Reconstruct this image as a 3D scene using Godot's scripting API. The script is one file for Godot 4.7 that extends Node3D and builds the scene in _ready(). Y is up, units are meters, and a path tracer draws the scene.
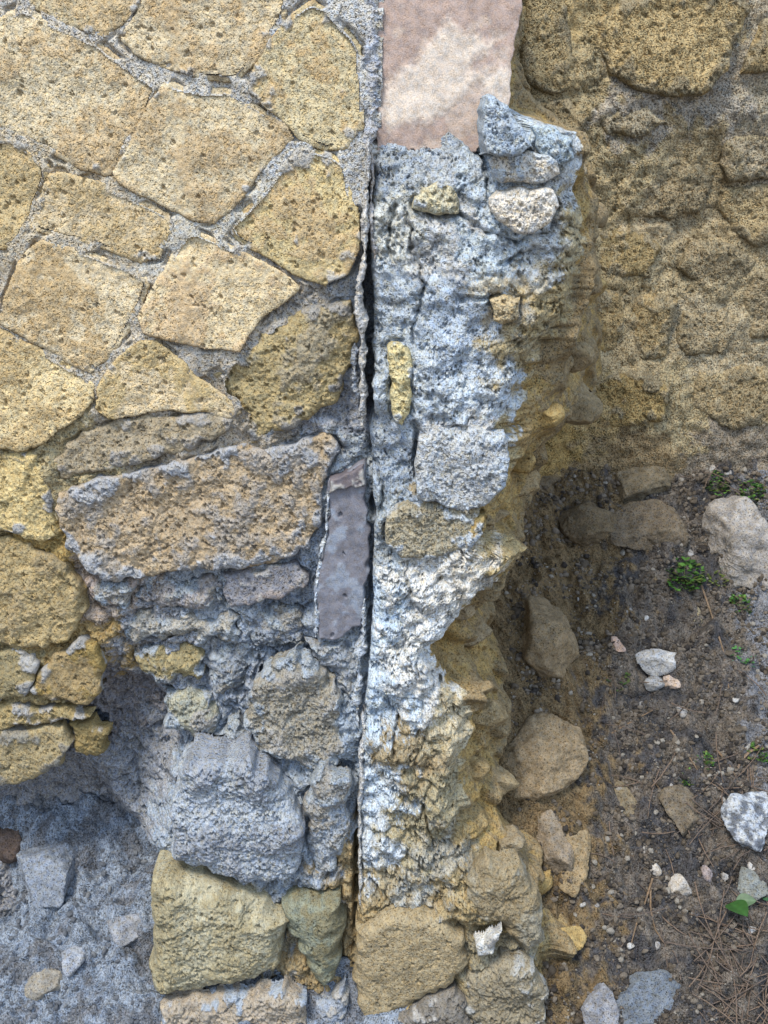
extends Node3D
# Base of a ruined Roman wall: diamond-set tuff facing, a broken mortar pier beside it,
# a rubble wall set back behind, and an earth bank with loose stones.

const FOCAL := 1236.1            # focal length of the photograph in its own pixels
const PITCH := 18.0
const EYE := Vector3(0.0, 0.6, 0.95)
const BANK_UP := Vector3(0, 0.666, 0.746)
const SOIL_UP := Vector3(0, 0.714, 0.70)
const BACK := -0.33              # plane of the rubble wall

var rng := RandomNumberGenerator.new()
var n_lo: FastNoiseLite
var n_mid: FastNoiseLite
var n_fine: FastNoiseLite
var n_lump: FastNoiseLite
var n_pit: FastNoiseLite
var n_pitv: FastNoiseLite
var n_warp: FastNoiseLite
var n_crack: FastNoiseLite
var n_cell: FastNoiseLite
var m_stone: StandardMaterial3D
var m_mortar: StandardMaterial3D
var m_earth: StandardMaterial3D
var m_plaster: StandardMaterial3D
var m_lump: StandardMaterial3D
var m_rock: StandardMaterial3D
var used_names := {}
var rim := Vector2.ZERO           # the outline point that inside() found nearest

# ---------------------------------------------------------------- small tools
class Field:                      # coarse map of relief, colour and roughness over a wall plane
	var x0: float
	var y0: float
	var st: float
	var nx: int
	var ny: int
	var z := PackedFloat32Array()
	var a := PackedFloat32Array()
	var c := PackedColorArray()
	func height(x: float, y: float) -> float:
		var fx := clampf((x - x0) / st, 0.0, nx - 1.001)
		var fy := clampf((y - y0) / st, 0.0, ny - 1.001)
		var i := int(fx)
		var j := int(fy)
		fx -= i
		fy -= j
		var k := j * nx + i
		return lerpf(lerpf(z[k], z[k + 1], fx), lerpf(z[k + nx], z[k + nx + 1], fx), fy)
	func cell(x: float, y: float) -> int:
		var i := clampi(int((x - x0) / st), 0, nx - 1)
		var j := clampi(int((y - y0) / st), 0, ny - 1)
		return j * nx + i

class Joints:                     # how far inside the nearest stone each spot of a wall plane lies
	var x0: float
	var y0: float
	var st: float
	var nx: int
	var ny: int
	var d := PackedFloat32Array()
	func _init(ax: float, ay: float, bx: float, by: float, s: float) -> void:
		x0 = ax
		y0 = ay
		st = s
		nx = int((bx - ax) / s) + 1
		ny = int((by - ay) / s) + 1
		d.resize(nx * ny)
		d.fill(-1.0)
	func look(x: float, y: float) -> float:
		var i := int(round((x - x0) / st))
		var j := int(round((y - y0) / st))
		if i < 0 or j < 0 or i >= nx or j >= ny:
			return -1.0
		return d[j * nx + i]

func lin(r: float, g: float, b: float) -> Color:
	return Color(r / 255.0, g / 255.0, b / 255.0).srgb_to_linear()

func noise(kind: int, freq: float, oct: int, sd: int) -> FastNoiseLite:
	var n := FastNoiseLite.new()
	n.noise_type = kind
	n.frequency = freq
	n.seed = sd
	n.fractal_type = FastNoiseLite.FRACTAL_FBM if oct > 1 else FastNoiseLite.FRACTAL_NONE
	n.fractal_octaves = oct
	return n

func ray(u: float, v: float) -> Vector3:
	var p := deg_to_rad(PITCH)
	return Vector3(0, -sin(p), -cos(p)) + Vector3(1, 0, 0) * ((u - 384.0) / FOCAL) + Vector3(0, cos(p), -sin(p)) * ((512.0 - v) / FOCAL)

func at(u: float, v: float, z: float) -> Vector3:
	var d := ray(u, v)
	return EYE + d * ((z - EYE.z) / d.z)

func numbered(called: String) -> String:
	var k: int = used_names.get(called, -1) + 1
	used_names[called] = k
	return called if k == 0 else "%s_%03d" % [called, k]

func tag(o: Node3D, label: String, category: String, group := "") -> void:
	o.set_meta("label", label)
	o.set_meta("category", category)
	if group != "":
		o.set_meta("group", group)

func thing(called: String, label: String, category: String, where := Vector3.ZERO, group := "") -> Node3D:
	var o := Node3D.new()
	o.name = numbered(called)
	add_child(o)
	o.position = where
	tag(o, label, category, group)
	return o

func part(called: String, mesh: Mesh, parent: Node3D) -> MeshInstance3D:
	var o := MeshInstance3D.new()
	o.name = called
	o.mesh = mesh
	parent.add_child(o, true)
	return o

func surf(rough: float, spec: float) -> StandardMaterial3D:
	var m := StandardMaterial3D.new()
	m.vertex_color_use_as_albedo = true
	m.roughness = rough
	m.metallic_specular = spec
	return m

# grain: a grey-to-tinted tile (0.33 m) and its relief, of sand grains, dark specks and pores
func grained(m: StandardMaterial3D, sd: int, o: Dictionary) -> void:
	var size := 1024
	var get_tile := func(kind: int, freq: float, oct: int, k: int) -> PackedByteArray:
		var n := noise(kind, freq, oct, sd + k)
		return n.get_seamless_image(size, size).get_data()
	var a: PackedByteArray = get_tile.call(FastNoiseLite.TYPE_SIMPLEX, 0.22, 2, 1)
	var b: PackedByteArray = get_tile.call(FastNoiseLite.TYPE_SIMPLEX, 0.022, 3, 2)
	var c: PackedByteArray = get_tile.call(FastNoiseLite.TYPE_SIMPLEX, 0.055, 3, 3)
	var d: PackedByteArray = get_tile.call(FastNoiseLite.TYPE_SIMPLEX, 0.10, 2, 4)
	var e: PackedByteArray = get_tile.call(FastNoiseLite.TYPE_SIMPLEX, 0.11, 2, 5)
	var col := PackedByteArray()
	var hgt := PackedByteArray()
	col.resize(size * size * 3)
	hgt.resize(size * size)
	var ga: float = o.grain
	var gb: float = o.patch
	var dark: int = o.dark
	var pale: int = o.pale
	var pore: int = o.pore
	var mean: float = o.mean
	var tint: Vector3 = o.tint
	var rough: float = o.rough
	for i in size * size:
		var v := mean + ga * (a[i] - 128) + gb * (b[i] - 128)
		var h := 170.0 + rough * (a[i] - 128) + 0.3 * (b[i] - 128)
		if e[i] > pale:
			v += (e[i] - pale) * 2.2
			h += minf(30.0, (e[i] - pale) * 1.5)
		if d[i] > dark:
			v *= maxf(0.42, 1.0 - (d[i] - dark) * 0.05)
		if c[i] > pore:
			h -= minf(120.0, (c[i] - pore) * 8.0)
		var t := (c[i] - 128) * 0.01
		col[i * 3] = clampi(int(v * (1.0 + tint.x * t)), 0, 255)
		col[i * 3 + 1] = clampi(int(v * (1.0 + tint.y * t)), 0, 255)
		col[i * 3 + 2] = clampi(int(v * (1.0 + tint.z * t)), 0, 255)
		hgt[i] = clampi(int(h), 0, 255)
	m.albedo_texture = ImageTexture.create_from_image(Image.create_from_data(size, size, false, Image.FORMAT_RGB8, col))
	m.heightmap_enabled = true
	m.heightmap_texture = ImageTexture.create_from_image(Image.create_from_data(size, size, false, Image.FORMAT_L8, hgt))
	m.heightmap_scale = o.relief
	m.uv1_triplanar = true
	m.uv1_world_triplanar = o.get("world", true)
	m.uv1_scale = Vector3.ONE * 3.0

# a sheet of points, rows x cols, with normals along (column step) x (row step)
func sheet(pos: PackedVector3Array, col: PackedColorArray, rows: int, cols: int, keep: PackedByteArray, mat: Material) -> ArrayMesh:
	var remap := PackedInt32Array()
	remap.resize(rows * cols)
	remap.fill(-1)
	var P := PackedVector3Array()
	var N := PackedVector3Array()
	var C := PackedColorArray()
	var I := PackedInt32Array()
	var all := keep.is_empty()
	for r in rows - 1:
		for c in cols - 1:
			var k := r * cols + c
			if not all and (keep[k] == 0 or keep[k + 1] == 0 or keep[k + cols] == 0 or keep[k + cols + 1] == 0):
				continue
			for q: int in [k, k + 1, k + cols, k + cols + 1]:
				if remap[q] < 0:
					remap[q] = P.size()
					P.append(pos[q])
					C.append(col[q])
					var qr := q / cols
					var qc := q - qr * cols
					var du := pos[q + 1 if qc < cols - 1 else q] - pos[q - 1 if qc > 0 else q]
					var dv := pos[q + cols if qr < rows - 1 else q] - pos[q - cols if qr > 0 else q]
					var n := du.cross(dv)
					N.append(n.normalized() if n.length_squared() > 1e-20 else Vector3.UP)
			I.append(remap[k])
			I.append(remap[k + cols])
			I.append(remap[k + 1])
			I.append(remap[k + 1])
			I.append(remap[k + cols])
			I.append(remap[k + cols + 1])
	var arr := []
	arr.resize(Mesh.ARRAY_MAX)
	arr[Mesh.ARRAY_VERTEX] = P
	arr[Mesh.ARRAY_NORMAL] = N
	arr[Mesh.ARRAY_COLOR] = C
	arr[Mesh.ARRAY_INDEX] = I
	var m := ArrayMesh.new()
	m.add_surface_from_arrays(Mesh.PRIMITIVE_TRIANGLES, arr)
	m.surface_set_material(0, mat)
	return m

# points: [u, v, z in cm, red, green, blue, roughness]
func field(points: Array, zplane: float, a: Vector2, b: Vector2, spread: float) -> Field:
	var f := Field.new()
	f.st = 0.005
	f.x0 = a.x
	f.y0 = a.y
	f.nx = int((b.x - a.x) / f.st) + 2
	f.ny = int((b.y - a.y) / f.st) + 2
	var xy := PackedVector2Array()
	var cc := PackedColorArray()
	for p: Array in points:
		var w := at(p[0], p[1], zplane + p[2] * 0.01)
		xy.append(Vector2(w.x, w.y))
		cc.append(lin(p[3], p[4], p[5]))
	var s2 := 1.0 / (spread * spread)
	for j in f.ny:
		for i in f.nx:
			var q := Vector2(f.x0 + i * f.st, f.y0 + j * f.st)
			var wsum := 0.0
			var zs := 0.0
			var as_ := 0.0
			var best := 1e9
			var bi := 0
			for k in xy.size():
				var d2 := q.distance_squared_to(xy[k])
				var w := exp(-d2 * s2) + 1e-5 / (1e-4 + d2)
				wsum += w
				zs += w * points[k][2]
				as_ += w * points[k][6]
				if d2 < best:
					best = d2
					bi = k
			f.z.append(zs / wsum * 0.01)
			f.a.append(as_ / wsum)
			f.c.append(cc[bi])
	return f

func inside(poly: PackedVector2Array, q: Vector2) -> float:     # signed distance, positive inside
	var n := poly.size()
	var best := 1e9
	var sgn := false
	var b := poly[n - 1]
	for i in n:
		var a := poly[i]
		var e := b - a
		var w := q - a
		var t := clampf(w.dot(e) / e.length_squared(), 0.0, 1.0)
		var dd := (w - e * t).length_squared()
		if dd < best:
			best = dd
			rim = a + e * t
		if (a.y > q.y) != (b.y > q.y):
			if q.x < (b.x - a.x) * (q.y - a.y) / (b.y - a.y) + a.x:
				sgn = not sgn
		b = a
	return sqrt(best) if sgn else -sqrt(best)

# one stone set in a wall: outline in photo pixels on the plane z, standing proud of it
func stone(parent: Node3D, called: String, px: Array, z: float, proud: float, tone: Color, jt: Joints, o := {}) -> MeshInstance3D:
	var poly := PackedVector2Array()
	var lo := Vector2(1e9, 1e9)
	var hi := Vector2(-1e9, -1e9)
	for i in range(0, px.size(), 2):
		var w := at(px[i], px[i + 1], z + proud)
		poly.append(Vector2(w.x, w.y))
		lo = lo.min(poly[-1])
		hi = hi.max(poly[-1])
	var every: int = o.get("every", 1)
	var st := jt.st * every
	var rad: float = o.get("r", 0.006)
	var amp: float = o.get("amp", 1.0)
	var wig: float = o.get("wig", 0.005)
	var grow: float = o.get("grow", 0.0)
	var mend: float = o.get("mend", 1.0)
	var pits: float = o.get("pits", 0.34)
	var smear: float = o.get("smear", 0.0)
	var lime: Color = o.get("lime", lin(165, 162, 158))
	var tilt: Vector2 = o.get("tilt", Vector2.ZERO)
	var mix: Color = o.get("mix", tone)
	var mid := (lo + hi) * 0.5
	var off := rng.randf() * 40.0
	var m := 0.010 + st
	var i0 := int(floor((lo.x - m - jt.x0) / st))
	var i1 := int(ceil((hi.x + m - jt.x0) / st))
	var j0 := int(floor((lo.y - m - jt.y0) / st))
	var j1 := int(ceil((hi.y + m - jt.y0) / st))
	var cols := i1 - i0 + 1
	var rows := j1 - j0 + 1
	var pos := PackedVector3Array()
	var col := PackedColorArray()
	var keep := PackedByteArray()
	pos.resize(rows * cols)
	col.resize(rows * cols)
	keep.resize(rows * cols)
	var deep: float = o.get("deep", 0.016)
	var skirt := maxf(0.0056 if deep < 0.02 else 0.0088, st * 1.9)
	for r in rows:
		var y := jt.y0 + (j0 + r) * st
		for c in cols:
			var x := jt.x0 + (i0 + c) * st
			var k := r * cols + c
			var wx := n_warp.get_noise_3d(x, y, off) * wig
			var wy := n_warp.get_noise_3d(x, y, off + 7.0) * wig
			var fine := n_fine.get_noise_3d(x, y, off)
			var d := inside(poly, Vector2(x + wx, y + wy)) + grow
			if d < -skirt:
				continue
			keep[k] = 1
			if every == 1:
				var gi := i0 + c
				var gj := j0 + r
				if gi >= 0 and gj >= 0 and gi < jt.nx and gj < jt.ny:
					var g := gj * jt.nx + gi
					if d > jt.d[g]:
						jt.d[g] = d
			var mid_n := n_mid.get_noise_3d(x, y, off)
			var lo_n := n_lo.get_noise_3d(x, y, off)
			var hgt := proud
			if d < rad:
				var q := 1.0 - maxf(d, 0.0) / rad
				hgt -= (1.0 - sqrt(maxf(0.0, 1.0 - q * q))) * rad * (0.7 if deep < 0.02 else 0.95)
			var rel := amp * (lo_n * 0.0045 * mend + mid_n * 0.0011 + fine * 0.0006) + (crag(x, y, off) * amp * 0.0007 if amp > 1.25 else 0.0)
			var sx := x
			var sy := y
			if d < 0.0:                               # the side of the stone, straight back into the bed
				sx = rim.x - wx
				sy = rim.y - wy
				hgt += d / skirt * deep
				fine = 0.0
				rel = amp * lo_n * 0.0045
			hgt += rel
			var pv := n_pitv.get_noise_2d(x + off, y)
			var pd := n_pit.get_noise_2d(x + off + wx * 0.6, y + fine * 0.0016)
			if d > 0.0 and pv > 1.0 - 2.0 * pits + mid_n * 0.5 and pd + fine * 0.16 < -0.90 + 0.08 * (pv + 1.0):
				hgt -= 0.0022
			var t := tone.lerp(mix, smoothstep(-0.05, 0.18, mid_n * 0.6 + lo_n))
			var g1 := 1.0 + mid_n * 0.20 + fine * 0.10
			t = Color(t.r * g1, t.g * g1, t.b * g1)
			if smear > -0.9:
				var s := smear + n_warp.get_noise_3d(x, y, off + 30.0) * 0.8 + mid_n * 0.25 + lo_n * 0.4 + fine * 0.12 - clampf(d, 0.0, 0.03) * 26.0
				if s > 0.0:
					var w := smoothstep(0.0, 0.16, s)
					t = t.lerp(lime * (1.0 + fine * 0.15), w)
					hgt += w * 0.0012
			pos[k] = Vector3(sx, sy, z + hgt + (x - mid.x) * tilt.x + (y - mid.y) * tilt.y)
			t.a = 1.0
			col[k] = t
	return part(called, sheet(pos, col, rows, cols, keep, o.get("mat", m_stone)), parent)

# broken lumps with cracks between them
func crag(x: float, y: float, k: float) -> float:
	var wx := x + n_warp.get_noise_3d(x, y, k + 3.0) * 0.005 + n_mid.get_noise_3d(x, y, k + 8.0) * 0.003
	var wy := y + n_warp.get_noise_3d(x, y, k + 5.0) * 0.005 + n_mid.get_noise_3d(x, y, k + 9.0) * 0.003
	var e := n_crack.get_noise_3d(wx, wy, k * 0.01) + 1.0
	return n_cell.get_noise_3d(wx, wy, k * 0.01) * 0.8 + smoothstep(0.0, 0.07, e) * 1.0 - 1.0

func edge_x(tab: Array, y: float) -> float:      # tab: [y, value] sorted by falling y
	if y >= tab[0][0]:
		return tab[0][1]
	for i in tab.size() - 1:
		if y >= tab[i + 1][0]:
			return lerpf(tab[i + 1][1], tab[i][1], (y - tab[i + 1][0]) / (tab[i][0] - tab[i + 1][0]))
	return tab[-1][1]

func along(px: Array, z: float) -> Array:
	var out := []
	for p: Array in px:
		var w := at(p[0], p[1], z)
		out.append([w.y, w.x])
	return out

func along_value(px: Array, z: float) -> Array:  # [v, value] -> [y, value]
	var out := []
	for p: Array in px:
		out.append([at(384, p[0], z).y, p[1]])
	return out

# a crumbly strip of plaster edge, swept along a line of photo pixels: [u, v, z cm, half width px]
func strip(parent: Node3D, called: String, px: Array, tone: Color, deep: float) -> void:
	var pts := []
	for p: Array in px:
		var w := at(p[0], p[1], p[2] * 0.01)
		pts.append([w, p[3] * 0.00081])
	var cv := Curve3D.new()
	for p: Array in pts:
		cv.add_point(p[0])
	var total := cv.get_baked_length()
	var rows := int(total / 0.0013)
	var ring := 13
	var pos := PackedVector3Array()
	var col := PackedColorArray()
	var seg := 0
	for r in rows:
		var p := cv.sample_baked(total * r / (rows - 1))
		while seg < pts.size() - 2 and p.y < pts[seg + 1][0].y:
			seg += 1
		var f := clampf((pts[seg][0].y - p.y) / maxf(1e-5, pts[seg][0].y - pts[seg + 1][0].y), 0.0, 1.0)
		var hw: float = lerpf(pts[seg][1], pts[seg + 1][1], f)
		hw *= clampf(1.0 + 1.3 * n_mid.get_noise_2d(p.y * 0.7, p.x + 3.0) + 0.5 * n_fine.get_noise_2d(p.y * 0.8, 5.0), 0.25, 2.2)
		if r < 4 or r > rows - 5:
			hw *= 0.3 + 0.17 * mini(r, rows - 1 - r)
		var sway := n_mid.get_noise_2d(p.y * 0.5, 11.0) * 0.0022
		var push := n_mid.get_noise_2d(p.y * 0.7, 31.0) * 0.003
		var lean := 1.2 * n_mid.get_noise_2d(p.y * 0.5, 51.0)
		for c in ring:
			var an := -TAU * c / (ring - 1)
			var cx := clampf(cos(an) * 1.25, -1.0, 1.0) * hw + sway
			var cz := clampf(sin(an) * 1.2, -1.0, 1.0) * deep * 0.5 + push + lean * cx
			var fn := n_fine.get_noise_3d(p.x + cx, p.y, p.z + cz)
			pos.append(p + Vector3(cx + fn * 0.0009, 0, cz + fn * 0.0011))
			var g := 1.0 + fn * 0.4 + rng.randf_range(-0.08, 0.08)
			col.append(Color(tone.r * g, tone.g * g, tone.b * g))
	part(called, sheet(pos, col, rows, ring, PackedByteArray(), m_mortar), parent)

# ---------------------------------------------------------------- ground
func bank_macro(x: float, z: float) -> float:
	var y := 0.0
	if z < 0.05:
		y = 0.257 - 1.12 * (z + 0.33)
	else:
		y = -0.169 - 1.12 * (z - 0.05) / (1.0 + 2.0 * (z - 0.05))
	var near := smoothstep(0.24, 0.08, x)
	y += near * 0.07 * smoothstep(0.0, -0.10, z) * smoothstep(-0.33, -0.22, z)
	y += n_lo.get_noise_3d(x, 4.0, z) * 0.022
	return y

func bank_y(x: float, z: float) -> float:
	return bank_macro(x, z) + n_mid.get_noise_3d(x * 0.5, 9.0, z * 0.5) * 0.008

func soil_macro(x: float, z: float) -> float:
	var y := -0.02 - (z + 0.09) * 0.98
	if z > 0.12:
		y = -0.226 - (z - 0.12) * 0.45
	y -= 0.07 * exp(-(Vector2(x + 0.365, z + 0.045).length_squared()) / 0.0012)
	y += n_lo.get_noise_3d(x, 24.0, z) * 0.022
	return y

func soil_y(x: float, z: float) -> float:
	return soil_macro(x, z) + n_mid.get_noise_3d(x * 0.5, 29.0, z * 0.5) * 0.008

func soil_relief(x: float, z: float, off: float) -> float:
	var w := z * 1.45
	var ln := n_lump.get_noise_3d(x, off, w)
	var l2 := n_lump.get_noise_3d(x * 0.42, off + 3.0, w * 0.42)
	return n_fine.get_noise_3d(x * 0.7, off, w * 0.7) * 0.0014 + maxf(0.0, -ln - 0.5) * 0.010 + maxf(0.0, -l2 - 0.55) * 0.022 + n_mid.get_noise_3d(x, off + 5.0, w) * 0.0035

func hit(u: float, v: float, left: bool) -> Vector3:
	var d := ray(u, v).normalized()
	var t := 0.5
	while t < 2.4:
		var p := EYE + d * t
		var y := soil_y(p.x, p.z) if left else bank_y(p.x, p.z)
		if p.y < y:
			return p
		t += 0.003
	return EYE + d * 1.3

func steps(a: float, b: float, c: float, d: float, fine: float, coarse: float) -> PackedFloat32Array:   # fine between b and c
	var out := PackedFloat32Array()
	var x := a
	while x < d:
		out.append(x)
		x += fine if x >= b and x < c else coarse
	out.append(d)
	return out

func ground_sheet(left: bool, xs: PackedFloat32Array, zs: PackedFloat32Array, tones: Array) -> ArrayMesh:
	var cols := xs.size()
	var rows := zs.size()
	var pos := PackedVector3Array()
	var col := PackedColorArray()
	var off := 60.0 if left else 20.0
	var up := SOIL_UP if left else BANK_UP
	for r in rows:
		var z := zs[rows - 1 - r]
		for c in cols:
			var x := xs[c]
			var y := soil_y(x, z) if left else bank_y(x, z)
			var md := n_mid.get_noise_3d(x, off + 5.0, z * 1.45)
			pos.append(Vector3(x, y, z) + up * soil_relief(x, z, off))
			var w := n_lo.get_noise_3d(x * 1.5, off + 9.0, z * 2.2) + md * 0.35
			var t: Color = tones[0]
			if w > 0.06:
				t = t.lerp(tones[1], smoothstep(0.06, 0.16, w))
			elif w < -0.1:
				t = t.lerp(tones[2], smoothstep(-0.1, -0.2, w))
			if not left:
				var brown := 0.228 + 0.06 * md + 0.05 * n_lo.get_noise_3d(x * 2.0, 77.0, z * 3.0) - 0.22 * (z + 0.15) - x
				t = t.lerp(tones[3], smoothstep(-0.01, 0.02, brown))
				var pale := x - 0.352 - 0.04 * md - 0.3 * maxf(0.0, absf(z + 0.165) - 0.06)
				t = t.lerp(tones[4], smoothstep(0.0, 0.012, pale))
			var g := 1.0 + md * 0.2
			col.append(Color(t.r * g, t.g * g, t.b * g))
	return sheet(pos, col, rows, cols, PackedByteArray(), m_earth)

func rock_mesh(half: Vector3, tone: Color, sd: int, seg := 44, cuts := 11, lime := Color(0, 0, 0, 0)) -> ArrayMesh:
	var rr := RandomNumberGenerator.new()
	rr.seed = sd
	var pn := []
	for i in cuts:
		var d := Vector3(rr.randfn(), rr.randfn(), rr.randfn()).normalized()
		pn.append([d, rr.randf_range(0.55, 0.92)])
	var rows := seg / 2 + 1
	var cols := seg + 1
	var pos := PackedVector3Array()
	var col := PackedColorArray()
	for r in rows:
		var th := PI * r / (rows - 1)
		for c in cols:
			var ph := TAU * c / (cols - 1)
			var d := Vector3(-cos(th), -sin(th) * sin(ph), -sin(th) * cos(ph))
			var rad := 1.08
			for q: Array in pn:
				var dt: float = d.dot(q[0])
				if dt > 0.05:
					rad = minf(rad, q[1] / dt)
			var p := d * rad * half
			var seedp := p + Vector3(sd * 0.37, 0, 0)
			var md := n_mid.get_noise_3dv(seedp)
			var fn := n_fine.get_noise_3dv(seedp)
			var size := half.length()
			p += d * (md * 0.025 + n_lo.get_noise_3dv(seedp * 2.0) * 0.08) * size + d * fn * minf(0.0007, size * 0.03)
			pos.append(p)
			var g := 1.0 + md * 0.35 + fn * 0.15
			var t := tone
			if lime.a > 0.0 and md + fn * 0.4 > 0.05:
				t = lime
			col.append(Color(t.r * g, t.g * g, t.b * g))
	return sheet(pos, col, rows, cols, PackedByteArray(), m_rock)

# a loose stone lying on the bank (or on the soil under the facing) at photo pixel u, v
func rock(called: String, label: String, category: String, u: float, v: float, w: float, h: float, tone: Color, sd: int, thick := 0.55, turn := 0.0, group := "", left := false, sink := 0.25, lime := Color(0, 0, 0, 0)) -> Node3D:
	var p := hit(u, v, left)
	var s := (p - EYE).length() / FOCAL
	var half := Vector3(w * s * 0.52, minf(w, h) * s * thick * 0.5, h * s * 0.55)
	var up := SOIL_UP if left else BANK_UP
	var bs := Basis(Vector3.RIGHT, up, Vector3.RIGHT.cross(up).normalized())
	var o := MeshInstance3D.new()
	o.mesh = rock_mesh(half, tone, sd, clampi(int(w * 1.6) / 2 * 2, 16, 130), 13, lime)
	o.name = numbered(called)
	add_child(o)
	o.transform = Transform3D(bs * Basis(Vector3.UP, turn), p + up * half.y * (1.0 - 2.0 * sink))
	tag(o, label, category, group)
	return o

func leaf_tuft(u: float, v: float, size: float, count: int, tones: Array, label: String, sd: int) -> void:
	var p := hit(u, v, false)
	var s := (p - EYE).length() / FOCAL
	var o := thing("weed", label, "plant", p)
	var rr := RandomNumberGenerator.new()
	rr.seed = sd
	var st := SurfaceTool.new()
	st.begin(Mesh.PRIMITIVE_TRIANGLES)
	var sm := SurfaceTool.new()
	sm.begin(Mesh.PRIMITIVE_TRIANGLES)
	var R := size * s * 0.5
	for i in int(count * 2.2):
		var an := rr.randf() * TAU
		var rad := sqrt(rr.randf()) * R
		var hgt := R * rr.randf_range(0.25, 0.95) * (1.15 - 0.6 * rad / R)
		var root := Vector3(cos(an) * rad * 0.25, -0.004, sin(an) * rad * 0.25)
		var tip := Vector3(cos(an) * rad, hgt + sin(an) * rad * -0.6, sin(an) * rad)
		var side := Vector3(-sin(an), 0.2, cos(an)) * 0.0005
		sm.set_color(lin(96, 112, 60))
		sm.add_vertex(root - side)
		sm.add_vertex(tip)
		sm.add_vertex(root + side)
		var tone: Color = tones[i % tones.size()]
		for l in 3:
			var la := an + (l - 1) * 0.9 + rr.randf_range(-0.4, 0.4)
			var out := Vector3(cos(la), rr.randf_range(-0.1, 0.7), sin(la)).normalized()
			var len := R * rr.randf_range(0.22, 0.42)
			var wide := out.cross(Vector3(rr.randf_range(-0.4, 0.4), 1, rr.randf_range(-0.4, 0.4))).normalized() * len * 0.40
			var lift := Vector3(0, len * 0.12, 0)
			var b0 := tip
			var m0 := tip + out * len * 0.5 + lift
			var e0 := tip + out * len
			var g := rr.randf_range(0.75, 1.25)
			st.set_color(Color(tone.r * g, tone.g * g, tone.b * g))
			for q: Vector3 in [b0, m0 + wide, m0, m0, m0 + wide, e0, b0, m0, m0 - wide, m0, e0, m0 - wide]:
				st.add_vertex(q)
	st.generate_normals()
	sm.generate_normals()
	var lm := surf(0.6, 0.4)
	lm.backlight_enabled = true
	lm.backlight = Color(0.05, 0.09, 0.02)
	var f := st.commit()
	f.surface_set_material(0, lm)
	part("foliage", f, o)
	var g2 := sm.commit()
	g2.surface_set_material(0, lm)
	part("stem", g2, o)

func tube(pts: Array, r0: float, r1: float, tone: Color) -> ArrayMesh:
	var cv := Curve3D.new()
	for p: Vector3 in pts:
		cv.add_point(p)
	var total := cv.get_baked_length()
	var rows := maxi(6, int(total / 0.006))
	var pos := PackedVector3Array()
	var col := PackedColorArray()
	for r in rows:
		var f := float(r) / (rows - 1)
		var p := cv.sample_baked(total * f)
		var q := cv.sample_baked(minf(total, total * f + 0.002))
		var e := cv.sample_baked(maxf(0.0, total * f - 0.002))
		var d := (q - e).normalized()
		var a := d.cross(Vector3.UP).normalized()
		var b := d.cross(a)
		for c in 7:
			var an := TAU * c / 6.0
			var rad := lerpf(r0, r1, f) * (1.0 + 0.25 * n_fine.get_noise_2d(p.x + c * 0.01, p.z))
			pos.append(p + (a * cos(an) + b * sin(an)) * rad)
			var g := 1.0 + 0.3 * n_mid.get_noise_2d(p.x * 2.0, p.z * 2.0)
			col.append(Color(tone.r * g, tone.g * g, tone.b * g))
	return sheet(pos, col, rows, 7, PackedByteArray(), m_stone)

func core_block(parent: Node3D, lo: Vector3, hi: Vector3, tone: Color) -> void:
	var b := BoxMesh.new()
	b.size = hi - lo
	var m := StandardMaterial3D.new()
	m.albedo_color = tone.linear_to_srgb()
	m.roughness = 1.0
	b.material = m
	var o := part("wall_core", b, parent)
	o.position = (lo + hi) * 0.5

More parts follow.
